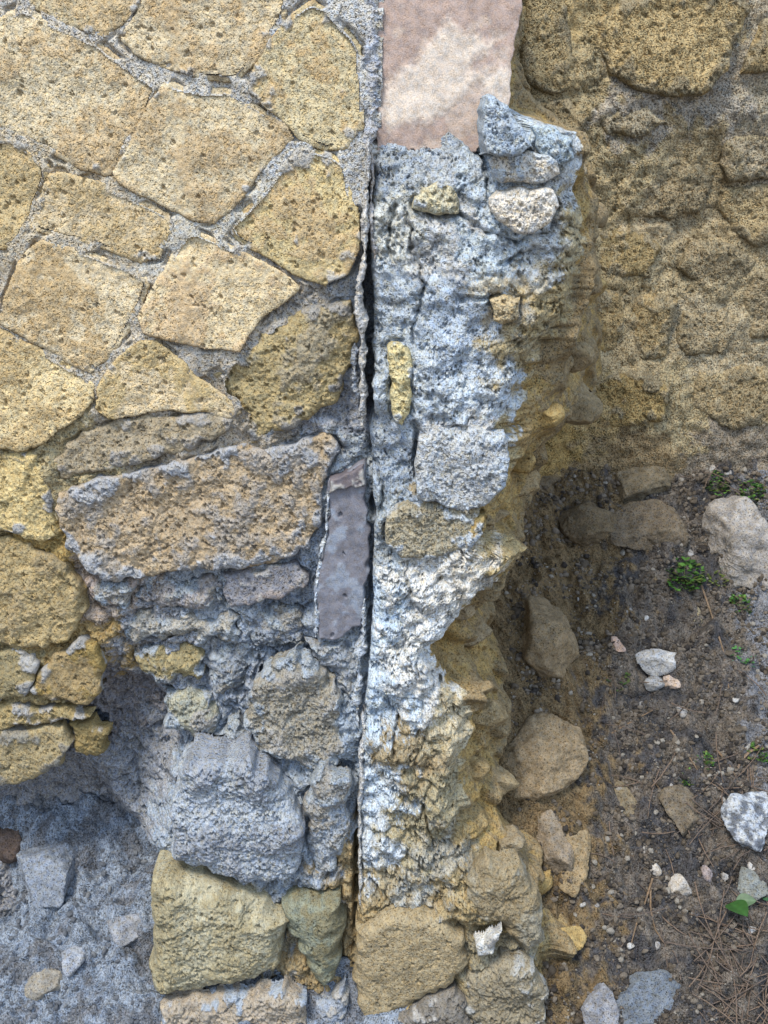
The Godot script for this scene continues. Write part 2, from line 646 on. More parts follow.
# ---------------------------------------------------------------- the scene
func _ready() -> void:
	# camera
	var cam := Camera3D.new()
	cam.name = "camera"
	cam.position = EYE
	cam.rotation_degrees = Vector3(-PITCH, 0, 0)
	cam.fov = 45.0
	cam.near = 0.02
	cam.far = 200.0
	add_child(cam)
	cam.current = true
	# sky and exposure: the place lies in open shade under a bright, slightly blue sky
	var sky_mat := ProceduralSkyMaterial.new()
	sky_mat.sky_top_color = Color(0.62, 0.70, 0.80)
	sky_mat.sky_horizon_color = Color(0.80, 0.82, 0.84)
	sky_mat.ground_horizon_color = Color(0.42, 0.40, 0.37)
	sky_mat.ground_bottom_color = Color(0.30, 0.28, 0.25)
	var sky := Sky.new()
	sky.sky_material = sky_mat
	var env := Environment.new()
	env.background_mode = Environment.BG_SKY
	env.sky = sky
	env.tonemap_mode = Environment.TONE_MAPPER_LINEAR
	env.tonemap_exposure = 3.1
	env.sdfgi_enabled = true
	env.ssao_enabled = true
	env.ssil_enabled = true
	var we := WorldEnvironment.new()
	we.name = "environment"
	we.environment = env
	add_child(we)
	# sun behind thin cloud, from above and a little to the left
	var sun := DirectionalLight3D.new()
	sun.name = "sun"
	sun.light_energy = 0.42
	sun.light_color = Color(1.0, 0.97, 0.92)
	sun.light_angular_distance = 16.0
	sun.shadow_enabled = true
	sun.rotation_degrees = Vector3(-60, -34, 0)
	add_child(sun)

	rng.seed = 71
	n_lo = noise(FastNoiseLite.TYPE_SIMPLEX_SMOOTH, 14.0, 3, 3)
	n_mid = noise(FastNoiseLite.TYPE_SIMPLEX_SMOOTH, 70.0, 3, 5)
	n_fine = noise(FastNoiseLite.TYPE_SIMPLEX, 290.0, 2, 8)
	n_warp = noise(FastNoiseLite.TYPE_SIMPLEX_SMOOTH, 45.0, 2, 12)
	n_lump = noise(FastNoiseLite.TYPE_CELLULAR, 85.0, 1, 15)
	n_lump.cellular_return_type = FastNoiseLite.RETURN_DISTANCE
	n_pit = noise(FastNoiseLite.TYPE_CELLULAR, 150.0, 1, 21)
	n_pit.cellular_return_type = FastNoiseLite.RETURN_DISTANCE
	n_pitv = noise(FastNoiseLite.TYPE_CELLULAR, 150.0, 1, 21)
	n_pitv.cellular_return_type = FastNoiseLite.RETURN_CELL_VALUE
	n_crack = noise(FastNoiseLite.TYPE_CELLULAR, 34.0, 1, 33)
	n_crack.cellular_return_type = FastNoiseLite.RETURN_DISTANCE2_SUB
	n_cell = noise(FastNoiseLite.TYPE_CELLULAR, 34.0, 1, 33)
	n_cell.cellular_return_type = FastNoiseLite.RETURN_CELL_VALUE
	m_stone = surf(0.95, 0.25)
	m_mortar = surf(0.92, 0.3)
	m_earth = surf(0.97, 0.2)
	m_plaster = surf(0.62, 0.4)
	grained(m_stone, 500, {"mean": 228.0, "grain": 0.42, "patch": 0.30, "dark": 200, "pale": 188, "pore": 184, "tint": Vector3(0.05, 0.0, -0.09), "rough": 0.35, "relief": 0.13})
	grained(m_mortar, 520, {"mean": 228.0, "grain": 0.60, "patch": 0.32, "dark": 186, "pale": 176, "pore": 180, "tint": Vector3(0.10, 0.02, -0.12), "rough": 0.45, "relief": 0.15})
	grained(m_earth, 540, {"mean": 216.0, "grain": 0.85, "patch": 0.5, "dark": 176, "pale": 186, "pore": 180, "tint": Vector3(0.06, 0.0, -0.08), "rough": 0.6, "relief": 0.2})
	grained(m_plaster, 560, {"mean": 232.0, "grain": 0.26, "patch": 0.24, "dark": 240, "pale": 210, "pore": 214, "tint": Vector3(0.03, 0.0, -0.04), "rough": 0.3, "relief": 0.05})
	m_lump = m_mortar.duplicate()
	m_rock = m_stone.duplicate()
	m_rock.uv1_world_triplanar = false

	build_ground()
	build_facing()
	build_pier()
	build_rubble_wall()
	build_loose()

func build_ground() -> void:
	var g := PlaneMesh.new()
	g.size = Vector2(160, 160)
	var gm := StandardMaterial3D.new()
	gm.albedo_color = Color(0.36, 0.33, 0.30)
	gm.roughness = 1.0
	g.material = gm
	var go := MeshInstance3D.new()
	go.name = "ground"
	go.mesh = g
	go.position = Vector3(0, -0.62, 0)
	go.set_meta("kind", "structure")
	add_child(go)
	var b := MeshInstance3D.new()
	b.name = "earth_bank"
	b.mesh = ground_sheet(false, steps(0.02, 0.02, 0.5, 0.80, 0.0017, 0.006), steps(-0.38, -0.38, 0.11, 0.5, 0.0012, 0.006),
		[lin(104, 98, 93), lin(120, 112, 104), lin(88, 86, 87), lin(128, 110, 84), lin(136, 136, 140)])
	b.set_meta("kind", "structure")
	add_child(b)
	var s := MeshInstance3D.new()
	s.name = "loose_soil"
	s.mesh = ground_sheet(true, steps(-0.80, -0.40, -0.1, 0.06, 0.0017, 0.006), steps(-0.20, -0.16, 0.16, 0.5, 0.0012, 0.006),
		[lin(140, 149, 163), lin(152, 161, 174), lin(128, 131, 138)])
	s.set_meta("kind", "structure")
	add_child(s)

var seam: Array
var gap: Array

func build_facing() -> void:
	var wall := thing("diamond_stone_wall", "wall of yellow tuff stones set in a slanting diamond pattern, crumbling to grey rubble below", "wall")
	var jt := Joints.new(-0.42, -0.30, 0.04, 0.74, 0.0010)
	var Y := lin(214, 198, 164)
	var Y2 := lin(200, 178, 140)
	var O := lin(182, 152, 92)
	var gr := lin(172, 168, 162)
	var bl := lin(160, 168, 178)
	var A := {"pits": 0.16, "r": 0.0035, "wig": 0.0016, "grow": 0.0023, "amp": 0.8, "smear": -0.32, "lime": lin(186, 180, 170), "mix": Y2}
	var face := [
		[20,8, 50,22, 95,42, 118,60, 158,86, 148,110, 131,140, 114,172, 105,176, 72,162, 45,148, 20,136, 0,125, -22,105, -12,25],
		[20,-25, 142,-25, 138,6, 122,22, 103,36, 90,34, 62,20, 28,5],
		[148,-30, 284,-30, 287,5, 283,20, 270,40, 255,62, 238,78, 215,80, 190,74, 160,64, 135,53, 123,40, 125,30, 138,15],
		[312,2, 325,8, 340,25, 352,35, 361,50, 363,90, 362,128, 345,147, 325,149, 300,138, 290,125, 270,108, 252,90, 252,75, 262,55, 280,30, 295,12],
		[165,83, 180,86, 200,92, 225,90, 240,97, 265,112, 285,125, 290,138, 278,152, 262,170, 245,192, 228,210, 214,222, 195,220, 170,207, 145,195, 120,182, 115,174, 125,155, 140,128, 150,108],
		[298,151, 312,149, 330,154, 345,165, 350,190, 357,215, 358,250, 348,272, 325,284, 300,275, 275,260, 255,250, 238,240, 230,228, 245,210, 260,195, 275,175],
		[50,176, 65,173, 88,181, 112,188, 140,201, 166,214, 172,225, 166,240, 158,257, 140,261, 120,254, 95,245, 70,239, 45,232, 32,227, 35,215, 42,195],
		[-30,142, 0,138, 15,141, 35,156, 47,166, 46,178, 38,200, 30,222, 18,240, 5,248, -30,250],
		[40,242, 60,245, 100,258, 125,268, 145,278, 148,285, 140,305, 130,325, 118,345, 105,360, 90,371, 70,362, 40,345, 15,332, 0,322, 5,300, 15,275, 25,255],
		[190,231, 205,236, 235,250, 265,265, 290,280, 298,288, 285,300, 262,315, 248,335, 240,350, 215,347, 190,343, 165,338, 145,332, 140,320, 150,295, 165,270, 178,245],
		[-30,318, 0,331, 25,343, 55,359, 80,373, 93,385, 92,400, 80,415, 60,428, 40,442, 20,450, 0,446, -30,440],
		[140,343, 155,343, 170,352, 185,365, 195,378, 212,390, 225,400, 238,412, 228,418, 205,410, 185,411, 160,409, 135,414, 110,417, 98,408, 99,390, 110,368, 125,352],
	]
	var shift := [0.0, 0.0, 0.002, 0.001, 0.002, -0.001, 0.0, -0.001, 0.001, 0.002, 0.0, -0.001]
	var tones := [Y, lin(206, 190, 154), lin(210, 194, 156), lin(212, 196, 158), Y, lin(214, 194, 152), lin(216, 196, 158), lin(208, 186, 142), lin(222, 204, 166), lin(222, 202, 164), lin(222, 202, 160), lin(222, 202, 162)]
	for i in face.size():
		var o := A.duplicate()
		o["tilt"] = Vector2(rng.randf_range(-0.04, 0.04), rng.randf_range(-0.05, 0.03))
		if i == 3 or i == 5:
			o["smear"] = 0.0
		var tint := Color(1.0, rng.randf_range(0.975, 1.005), rng.randf_range(0.93, 1.04)) * rng.randf_range(0.94, 1.05)
		o["mix"] = Y2 * Color(1.0, rng.randf_range(0.96, 1.0), rng.randf_range(0.9, 1.04)) * rng.randf_range(0.94, 1.06)
		o["pits"] = rng.randf_range(0.06, 0.24)
		stone(wall, "stone", face[i], shift[i] * 0.5, 0.005, tones[i] * tint, jt, o)
	# worn, darker faces under the diamonds
	stone(wall, "stone", [348,303, 356,330, 353,360, 342,395, 320,415, 300,428, 270,440, 247,445, 241,420, 226,396, 213,378, 230,360, 250,337, 270,322, 310,306], -0.004, 0.008, lin(180, 162, 122), jt, {"amp": 1.5, "smear": 0.05, "lime": lin(150, 146, 140), "mix": lin(164, 152, 128), "tilt": Vector2(0.05, 0.02), "r": 0.01}).set_meta("label", "worn olive stone face flaking toward grey")
	stone(wall, "stone", [50,462, 70,442, 95,427, 130,419, 170,415, 215,413, 236,419, 226,435, 190,449, 150,461, 100,471, 60,481], -0.004, 0.007, lin(168, 154, 130), jt, {"amp": 1.1, "smear": 0.05, "lime": lin(160, 154, 146), "pits": 0.3})
	stone(wall, "stone", [60,490, 100,480, 150,468, 195,455, 230,447, 262,449, 290,446, 325,434, 338,450, 328,470, 322,500, 318,530, 305,550, 285,562, 250,569, 200,572, 150,578, 110,582, 86,570, 66,546, 55,510], -0.004, 0.005, lin(184, 164, 136), jt, {"amp": 1.5, "smear": 0.12, "lime": lin(168, 168, 170), "mix": lin(168, 158, 146), "pits": 0.5, "r": 0.006, "tilt": Vector2(-0.03, 0.03)})
	stone(wall, "stone", [-30,452, 10,453, 35,457, 49,476, 51,510, 58,538, 40,543, 15,534, -30,530], -0.003, 0.006, lin(208, 186, 136), jt, {"amp": 1.4, "smear": -0.1})
	stone(wall, "stone", [-30,536, 10,541, 40,553, 65,564, 79,586, 81,615, 70,640, 45,648, 35,650, -30,641], -0.004, 0.008, lin(178, 158, 118), jt, {"amp": 1.3, "pits": 0.2, "smear": -0.1, "lime": lin(160, 140, 96), "mix": lin(168, 150, 116)}).set_meta("label", "golden earth-stained stone")
	stone(wall, "stone", [-30,650, 20,648, 39,660, 29,690, 10,704, -30,700], -0.008, 0.008, lin(160, 146, 112), jt, {"amp": 1.2, "pits": 0.2})
	stone(wall, "stone", [46,662, 75,642, 95,642, 101,665, 99,695, 86,710, 50,700, 30,690], -0.007, 0.008, lin(162, 142, 106), jt, {"amp": 1.1, "pits": 0.2, "mix": lin(158, 136, 88)})
	stone(wall, "stone", [-30,706, 20,706, 60,711, 90,716, 72,722, 30,727, -30,730], -0.008, 0.006, lin(166, 148, 108), jt, {"amp": 1.3})
	stone(wall, "stone", [-30,737, 30,731, 60,728, 68,742, 57,768, 32,781, -30,786], -0.012, 0.010, lin(166, 150, 116), jt, {"amp": 1.2, "pits": 0.2, "smear": 0.05, "lime": lin(142, 136, 124)})
	stone(wall, "stone", [68,728, 92,722, 108,735, 106,752, 88,762, 70,752], -0.02, 0.012, lin(150, 132, 92), jt, {"amp": 1.6, "r": 0.01})
	# rubble and lumps where the facing is gone
	stone(wall, "brick", [222,573, 260,570, 300,566, 309,578, 303,590, 270,600, 232,610, 226,595], -0.016, 0.010, lin(146, 144, 148), jt, {"amp": 0.6, "pits": 0.1, "r": 0.004, "mix": lin(156, 146, 142)}).set_meta("label", "smooth grey flat brick wedged in the mortar")
	var B := {"amp": 2.0, "r": 0.016, "smear": 0.1, "lime": lin(160, 166, 172), "mix": lin(158, 154, 148), "pits": 0.4, "mat": m_lump, "wig": 0.009}
	for q: Array in [
		[[85,586, 110,579, 132,586, 130,600, 115,612, 95,612], -0.014, 0.012, lin(182, 166, 156)],
		[[138,592, 175,584, 215,582, 222,600, 205,612, 160,612, 140,606], -0.020, 0.012, lin(166, 160, 158)],
		[[118,618, 160,616, 205,620, 238,616, 240,632, 215,646, 170,646, 128,642], -0.024, 0.014, lin(170, 166, 158)],
		[[130,662, 142,652, 175,651, 200,656, 205,668, 190,685, 165,690, 145,681], -0.030, 0.018, lin(162, 148, 112)],
		[[160,700, 185,692, 210,702, 220,722, 204,742, 180,738, 164,722], -0.032, 0.022, lin(166, 164, 148)],
		[[205,650, 240,640, 255,655, 240,690, 222,700, 206,684], -0.030, 0.014, lin(148, 152, 158)],
		[[250,618, 296,605, 312,625, 296,648, 262,655, 246,640], -0.026, 0.012, lin(144, 150, 160)],
		[[305,648, 345,645, 356,665, 352,700, 340,694, 325,672], -0.008, 0.012, lin(160, 164, 170)],
		[[252,690, 272,671, 300,656, 328,680, 343,718, 347,748, 330,773, 290,764, 256,759, 246,730], -0.006, 0.022, lin(156, 150, 138)],
		[[210,735, 240,722, 246,745, 232,760, 205,756], -0.02, 0.014, lin(160, 166, 172)],
		[[307,778, 330,768, 350,778, 350,820, 343,860, 326,888, 309,875, 310,840], 0.014, 0.018, lin(164, 170, 178)],
	]:
		stone(wall, "stone", q[0], q[1], q[2], q[3], jt, B)
	stone(wall, "stone", [176,776, 190,766, 230,766, 250,762, 270,781, 295,811, 303,840, 300,868, 285,888, 250,884, 215,879, 170,867, 168,840, 171,800], 0.022, 0.022, lin(172, 178, 186), jt, {"mat": m_lump, "wig": 0.006, "amp": 2.4, "r": 0.013, "deep": 0.05, "smear": -0.95, "lime": lin(178, 186, 196), "mix": lin(150, 154, 162), "pits": 0.5}).set_meta("label", "big blue grey rough stone low in the wall")
	stone(wall, "stone", [150,891, 165,884, 200,890, 230,902, 265,917, 289,927, 282,950, 275,975, 255,990, 215,995, 180,1000, 155,1006, 147,990, 150,940], 0.034, 0.022, lin(178, 170, 144), jt, {"amp": 1.6, "r": 0.024, "deep": 0.05, "pits": 0.6, "smear": -0.95, "lime": lin(176, 178, 172), "mix": lin(160, 150, 122)}).set_meta("label", "squarish yellow pitted stone at the foot of the wall")
	stone(wall, "stone", [279,912, 300,907, 339,907, 343,930, 342,960, 335,985, 325,1000, 312,985, 300,960, 286,936], 0.034, 0.018, lin(140, 142, 124), jt, {"amp": 1.1, "r": 0.02, "deep": 0.05, "pits": 0.3, "smear": -0.95, "mix": lin(130, 124, 100)}).set_meta("label", "greenish grey wedge stone")
	stone(wall, "stone", [158,1012, 220,1004, 280,992, 303,1004, 312,1060, 158,1060], 0.042, 0.02, lin(168, 156, 140), jt, {"amp": 1.8, "r": 0.014, "smear": -0.1, "lime": bl})
	stone(wall, "stone", [314,1004, 328,1006, 346,985, 350,1060, 314,1060], 0.034, 0.018, lin(154, 160, 170), jt, {"amp": 1.5, "r": 0.012})
	# the diamonds go on beyond the frame
	for a in range(-7, 4):
		for b in range(-6, 7):
			var cu := 203.0 + a * 131.0 - b * 92.0
			var cv := 152.0 + a * 58.0 + b * 70.0
			if cv > 560.0 or cv < -330.0 or cu < -520.0 or cu > 330.0:
				continue
			if cu > -75.0 and cv > -60.0:
				continue
			var px := []
			for e: Array in [[-55, -12], [-30, -52], [-10, -60], [45, -38], [88, -14], [72, 15], [30, 58], [10, 66], [-40, 44], [-86, 20]]:
				px.append(cu + e[0] * 0.93 + rng.randf_range(-5, 5))
				px.append(cv + e[1] * 0.93 + rng.randf_range(-5, 5))
			stone(wall, "stone", px, 0.0, 0.006, tones[absi(a * 3 + b) % tones.size()], jt, {"every": 3, "smear": -0.25, "lime": gr, "mix": Y2})

	# plaster left on the facing
	build_remnant(wall, jt)

	# mortar bed
	seam = along([[378, -60], [378, 0], [377, 60], [375, 140], [371, 200], [368, 260], [368, 300], [370, 360], [368, 420], [371, 450], [374, 520], [372, 600], [369, 660], [365, 700], [361, 760], [358, 820], [357, 880], [355, 930], [353, 1024], [352, 1100]], 0.005)
	gap = along_value([[-60, 0.8], [120, 0.8], [150, 1.6], [255, 2.0], [275, 4.6], [412, 4.4], [422, 0.8], [470, 0.7], [495, 1.0], [507, 2.6], [522, 0.8], [570, 0.6], [588, 1.8], [640, 1.7], [690, 0.8], [720, 0.8], [800, 1.2], [830, 3.0], [900, 2.8], [920, 1.0], [1100, 1.1]], 0.005)
	var pts := [
		[60, 60, 0.52, 190, 182, 170, 0.22], [200, 60, 0.52, 192, 186, 176, 0.22], [330, 60, 0.52, 188, 185, 180, 0.22], [60, 200, 0.52, 186, 174, 154, 0.22], [200, 200, 0.52, 192, 186, 174, 0.22], [330, 200, 0.52, 188, 186, 182, 0.22],
		[100, 330, 0.52, 184, 174, 158, 0.22], [220, 360, 0.4, 172, 164, 152, 0.3], [300, 300, -0.1, 156, 150, 142, 0.8], [345, 420, -0.9, 150, 152, 158, 1.0], [355, 300, -0.4, 162, 166, 172, 0.6],
		[40, 470, 0.0, 164, 150, 118, 0.8], [200, 440, -0.2, 160, 150, 136, 0.7], [345, 470, -0.5, 160, 166, 172, 0.8], [320, 560, -1.2, 152, 160, 172, 0.9], [350, 650, -0.6, 158, 166, 176, 0.8],
		[100, 590, -1.4, 166, 152, 140, 1.0], [90, 650, -0.9, 154, 132, 92, 1.0], [40, 690, -0.8, 156, 140, 104, 1.0], [60, 560, -0.3, 160, 136, 88, 0.9],
		[200, 610, -1.8, 164, 170, 178, 1.2], [160, 640, -2.6, 156, 158, 164, 1.4], [120, 690, -6.0, 136, 132, 134, 1.4], [150, 740, -5.5, 146, 148, 154, 1.2], [230, 680, -2.8, 152, 158, 168, 1.3], [290, 640, -2.4, 146, 154, 166, 1.2], [240, 740, -2.2, 154, 162, 174, 1.2],
		[60, 800, -9.0, 138, 138, 142, 1.0], [130, 860, -11.0, 132, 134, 140, 1.0], [60, 950, -13.0, 132, 134, 140, 1.0], [-60, 700, -1.0, 150, 136, 100, 1.0],
		[200, 800, 0.8, 156, 164, 174, 1.0], [300, 790, 1.0, 158, 166, 176, 1.2], [335, 740, 0.4, 156, 166, 178, 1.2], [300, 895, 2.4, 150, 156, 164, 1.2], [345, 895, 2.6, 152, 134, 102, 1.2], [230, 930, 3.0, 144, 136, 116, 1.2], [345, 960, 3.0, 152, 134, 102, 1.1], [240, 1020, 3.6, 150, 150, 150, 1.2], [140, 960, -4.0, 130, 132, 136, 1.0]]
	for q: Array in pts:
		for e in [3, 4, 5]:
			q[e] = minf(236.0, q[e] * 1.05)
	var fl := field(pts, 0.0, Vector2(-0.80, -0.34), Vector2(0.06, 0.98), 0.034)
	bed(wall, "mortar_bed", jt, fl, jt.nx, jt.ny, jt.st, jt.x0, jt.y0, true)
	bed(wall, "mortar_bed", jt, fl, 86, 250, 0.005, -0.80, -0.30, false)
	bed(wall, "mortar_bed", jt, fl, 100, 50, 0.005, -0.42, 0.733, false)
	core_block(wall, Vector3(-0.80, -0.62, -0.62), Vector3(-0.012, 0.98, -0.19), lin(120, 112, 100))

	# thin plaster edges standing along the joint with the pier
	var W := lin(204, 200, 196)
	strip(wall, "plaster_edge", [[371, -50, 0.2, 5], [371, 0, 0.2, 5], [371, 60, 0.2, 5], [370, 110, 0.25, 5], [369, 150, 0.3, 3]], lin(184, 184, 188), 0.008)
	strip(wall, "plaster_edge", [[370, 140, 0.8, 2.0], [367, 180, 0.9, 2.4], [365, 230, 1.0, 2.6], [362, 265, 1.2, 2.6], [360, 300, 1.2, 2.8], [362, 330, 1.1, 3.0], [363, 360, 1.1, 3.0], [363, 390, 0.9, 2.6], [362, 424, 0.6, 2.4]], W, 0.022)
	strip(wall, "plaster_edge", [[354, 342, -0.1, 3.2], [355, 370, -0.1, 4.2], [357, 396, -0.1, 3.0]], lin(158, 164, 174), 0.010)
	strip(wall, "plaster_edge", [[366, 596, -0.1, 1.4], [364, 622, 0.0, 3.0], [361, 650, 0.0, 4.0], [358, 690, 0.1, 3.6], [357, 725, 0.2, 2.0]], lin(186, 192, 200), 0.012)

func gap_at(y: float) -> float:
	return edge_x(gap, y) * clampf(1.0 + 1.1 * n_mid.get_noise_2d(y * 0.6, 80.0), 0.4, 1.6)

func bed(wall: Node3D, called: String, jt: Joints, fl: Field, nx: int, ny: int, st: float, x0: float, y0: float, fine_one: bool) -> void:
	var pos := PackedVector3Array()
	var col := PackedColorArray()
	var keep := PackedByteArray()
	pos.resize(nx * ny)
	col.resize(nx * ny)
	keep.resize(nx * ny)
	for j in ny:
		var y := y0 + j * st
		var gw := gap_at(y)
		var lim := edge_x(seam, y) - gw * 0.00081
		var far := lim + gw * 0.0017 + 0.004
		var crack := clampf((gw - 0.8) * 0.012, 0.001, 0.04)
		for i in nx:
			var x := x0 + i * st
			var k := j * nx + i
			if x > far:
				continue
			var d := -1.0
			if fine_one:
				d = jt.d[k]
				if d > 0.006:
					continue
			keep[k] = 1
			pos[k] = bed_point(fl, x, y, d, 0.0)
			if lim - x < 0.002:
				pos[k].z -= crack * smoothstep(0.002, -0.0008, lim - x)
			if not fine_one:
				pos[k].z -= 0.002
			col[k] = bed_colour(fl, x, y)
	part(called, sheet(pos, col, ny, nx, keep, m_mortar), wall)

func bed_point(fl: Field, x: float, y: float, d: float, zplane: float) -> Vector3:
	var a := fl.a[fl.cell(x, y)]
	var z := zplane + fl.height(x, y)
	var md := n_mid.get_noise_3d(x, y, 50.0)
	var fn := n_fine.get_noise_3d(x, y, 51.0)
	z += a * (n_lo.get_noise_3d(x * 1.8, y * 1.8, 52.0) * 0.010 + md * 0.0020 + fn * 0.0009)
	if a > 0.75:
		z += smoothstep(0.75, 1.2, a) * crag(x * 0.7, y * 0.7, 0.0) * 0.0034 + smoothstep(0.75, 1.2, a) * crag(x * 1.7, y * 1.7, 4.0) * 0.0015
	if a > 0.7:
		var hole := -md - fn * 0.5 - 0.36
		if hole > 0.0:
			z -= minf(hole * 0.022, 0.0032) * a
		z += (a - 0.7) * maxf(0.0, -n_lump.get_noise_2d(x, y) - 0.4) * 0.014
	if d > -0.9 and d < 0.004:                       # open joint along a stone here and there
		var open := n_warp.get_noise_3d(x * 0.8, y * 0.8, 90.0) - 0.02
		if open > 0.0:
			z -= minf(open * 5.0, 1.0) * 0.0045 * smoothstep(-0.003, -0.001, d)
	return Vector3(x, y, z)

func bed_colour(fl: Field, x: float, y: float) -> Color:
	var wx := n_warp.get_noise_3d(x, y, 61.0) * 0.034
	var wy := n_warp.get_noise_3d(x, y, 63.0) * 0.034
	var fx := n_fine.get_noise_3d(x, y, 62.0) * 0.012
	var fy := n_fine.get_noise_3d(x, y, 64.0) * 0.012
	var t := fl.c[fl.cell(x + wx + fx, y + wy + fy)] * 0.4 + fl.c[fl.cell(x + wx * 0.6 - fy, y + wy + fx)] * 0.3 + fl.c[fl.cell(x + wx - fx * 1.5, y + wy * 0.5 + fy)] * 0.3
	var fn := n_fine.get_noise_3d(x, y, 65.0)
	var g := 1.0 + n_mid.get_noise_3d(x, y, 66.0) * 0.25 + fn * 0.15
	return Color(t.r * g, t.g * g, t.b * g)

func build_remnant(wall: Node3D, jt: Joints) -> void:
	var P := lin(128, 127, 135)
	var o := stone(wall, "plaster", [330,478, 352,470, 366,465, 367,500, 368,560, 366,600, 358,626, 335,640, 318,640, 316,600, 318,565, 325,545, 328,520, 326,495], -0.006, 0.010, P, jt, {"amp": 0.35, "pits": 0.0, "r": 0.0015, "mix": lin(142, 148, 160), "smear": -0.95, "mat": m_plaster})
	o.set_meta("label", "smooth purple grey plaster remnant")
	# upper coat of darker plaster, and the crumbled lip along the left
	stone(wall, "plaster", [329,479, 352,471, 365,466, 366,484, 350,488, 328,495], -0.003, 0.010, lin(112, 104, 108), jt, {"amp": 0.4, "pits": 0.0, "r": 0.002, "mat": m_plaster})
	strip(wall, "plaster_edge", [[328, 490, 0.1, 0.8], [326, 512, 0.1, 1.2], [327, 533, 0.1, 1.6], [320, 556, 0.1, 1.6], [316, 586, 0.1, 1.5], [318, 612, 0.1, 1.8], [315, 636, 0.0, 2.6]], lin(196, 202, 210), 0.007)

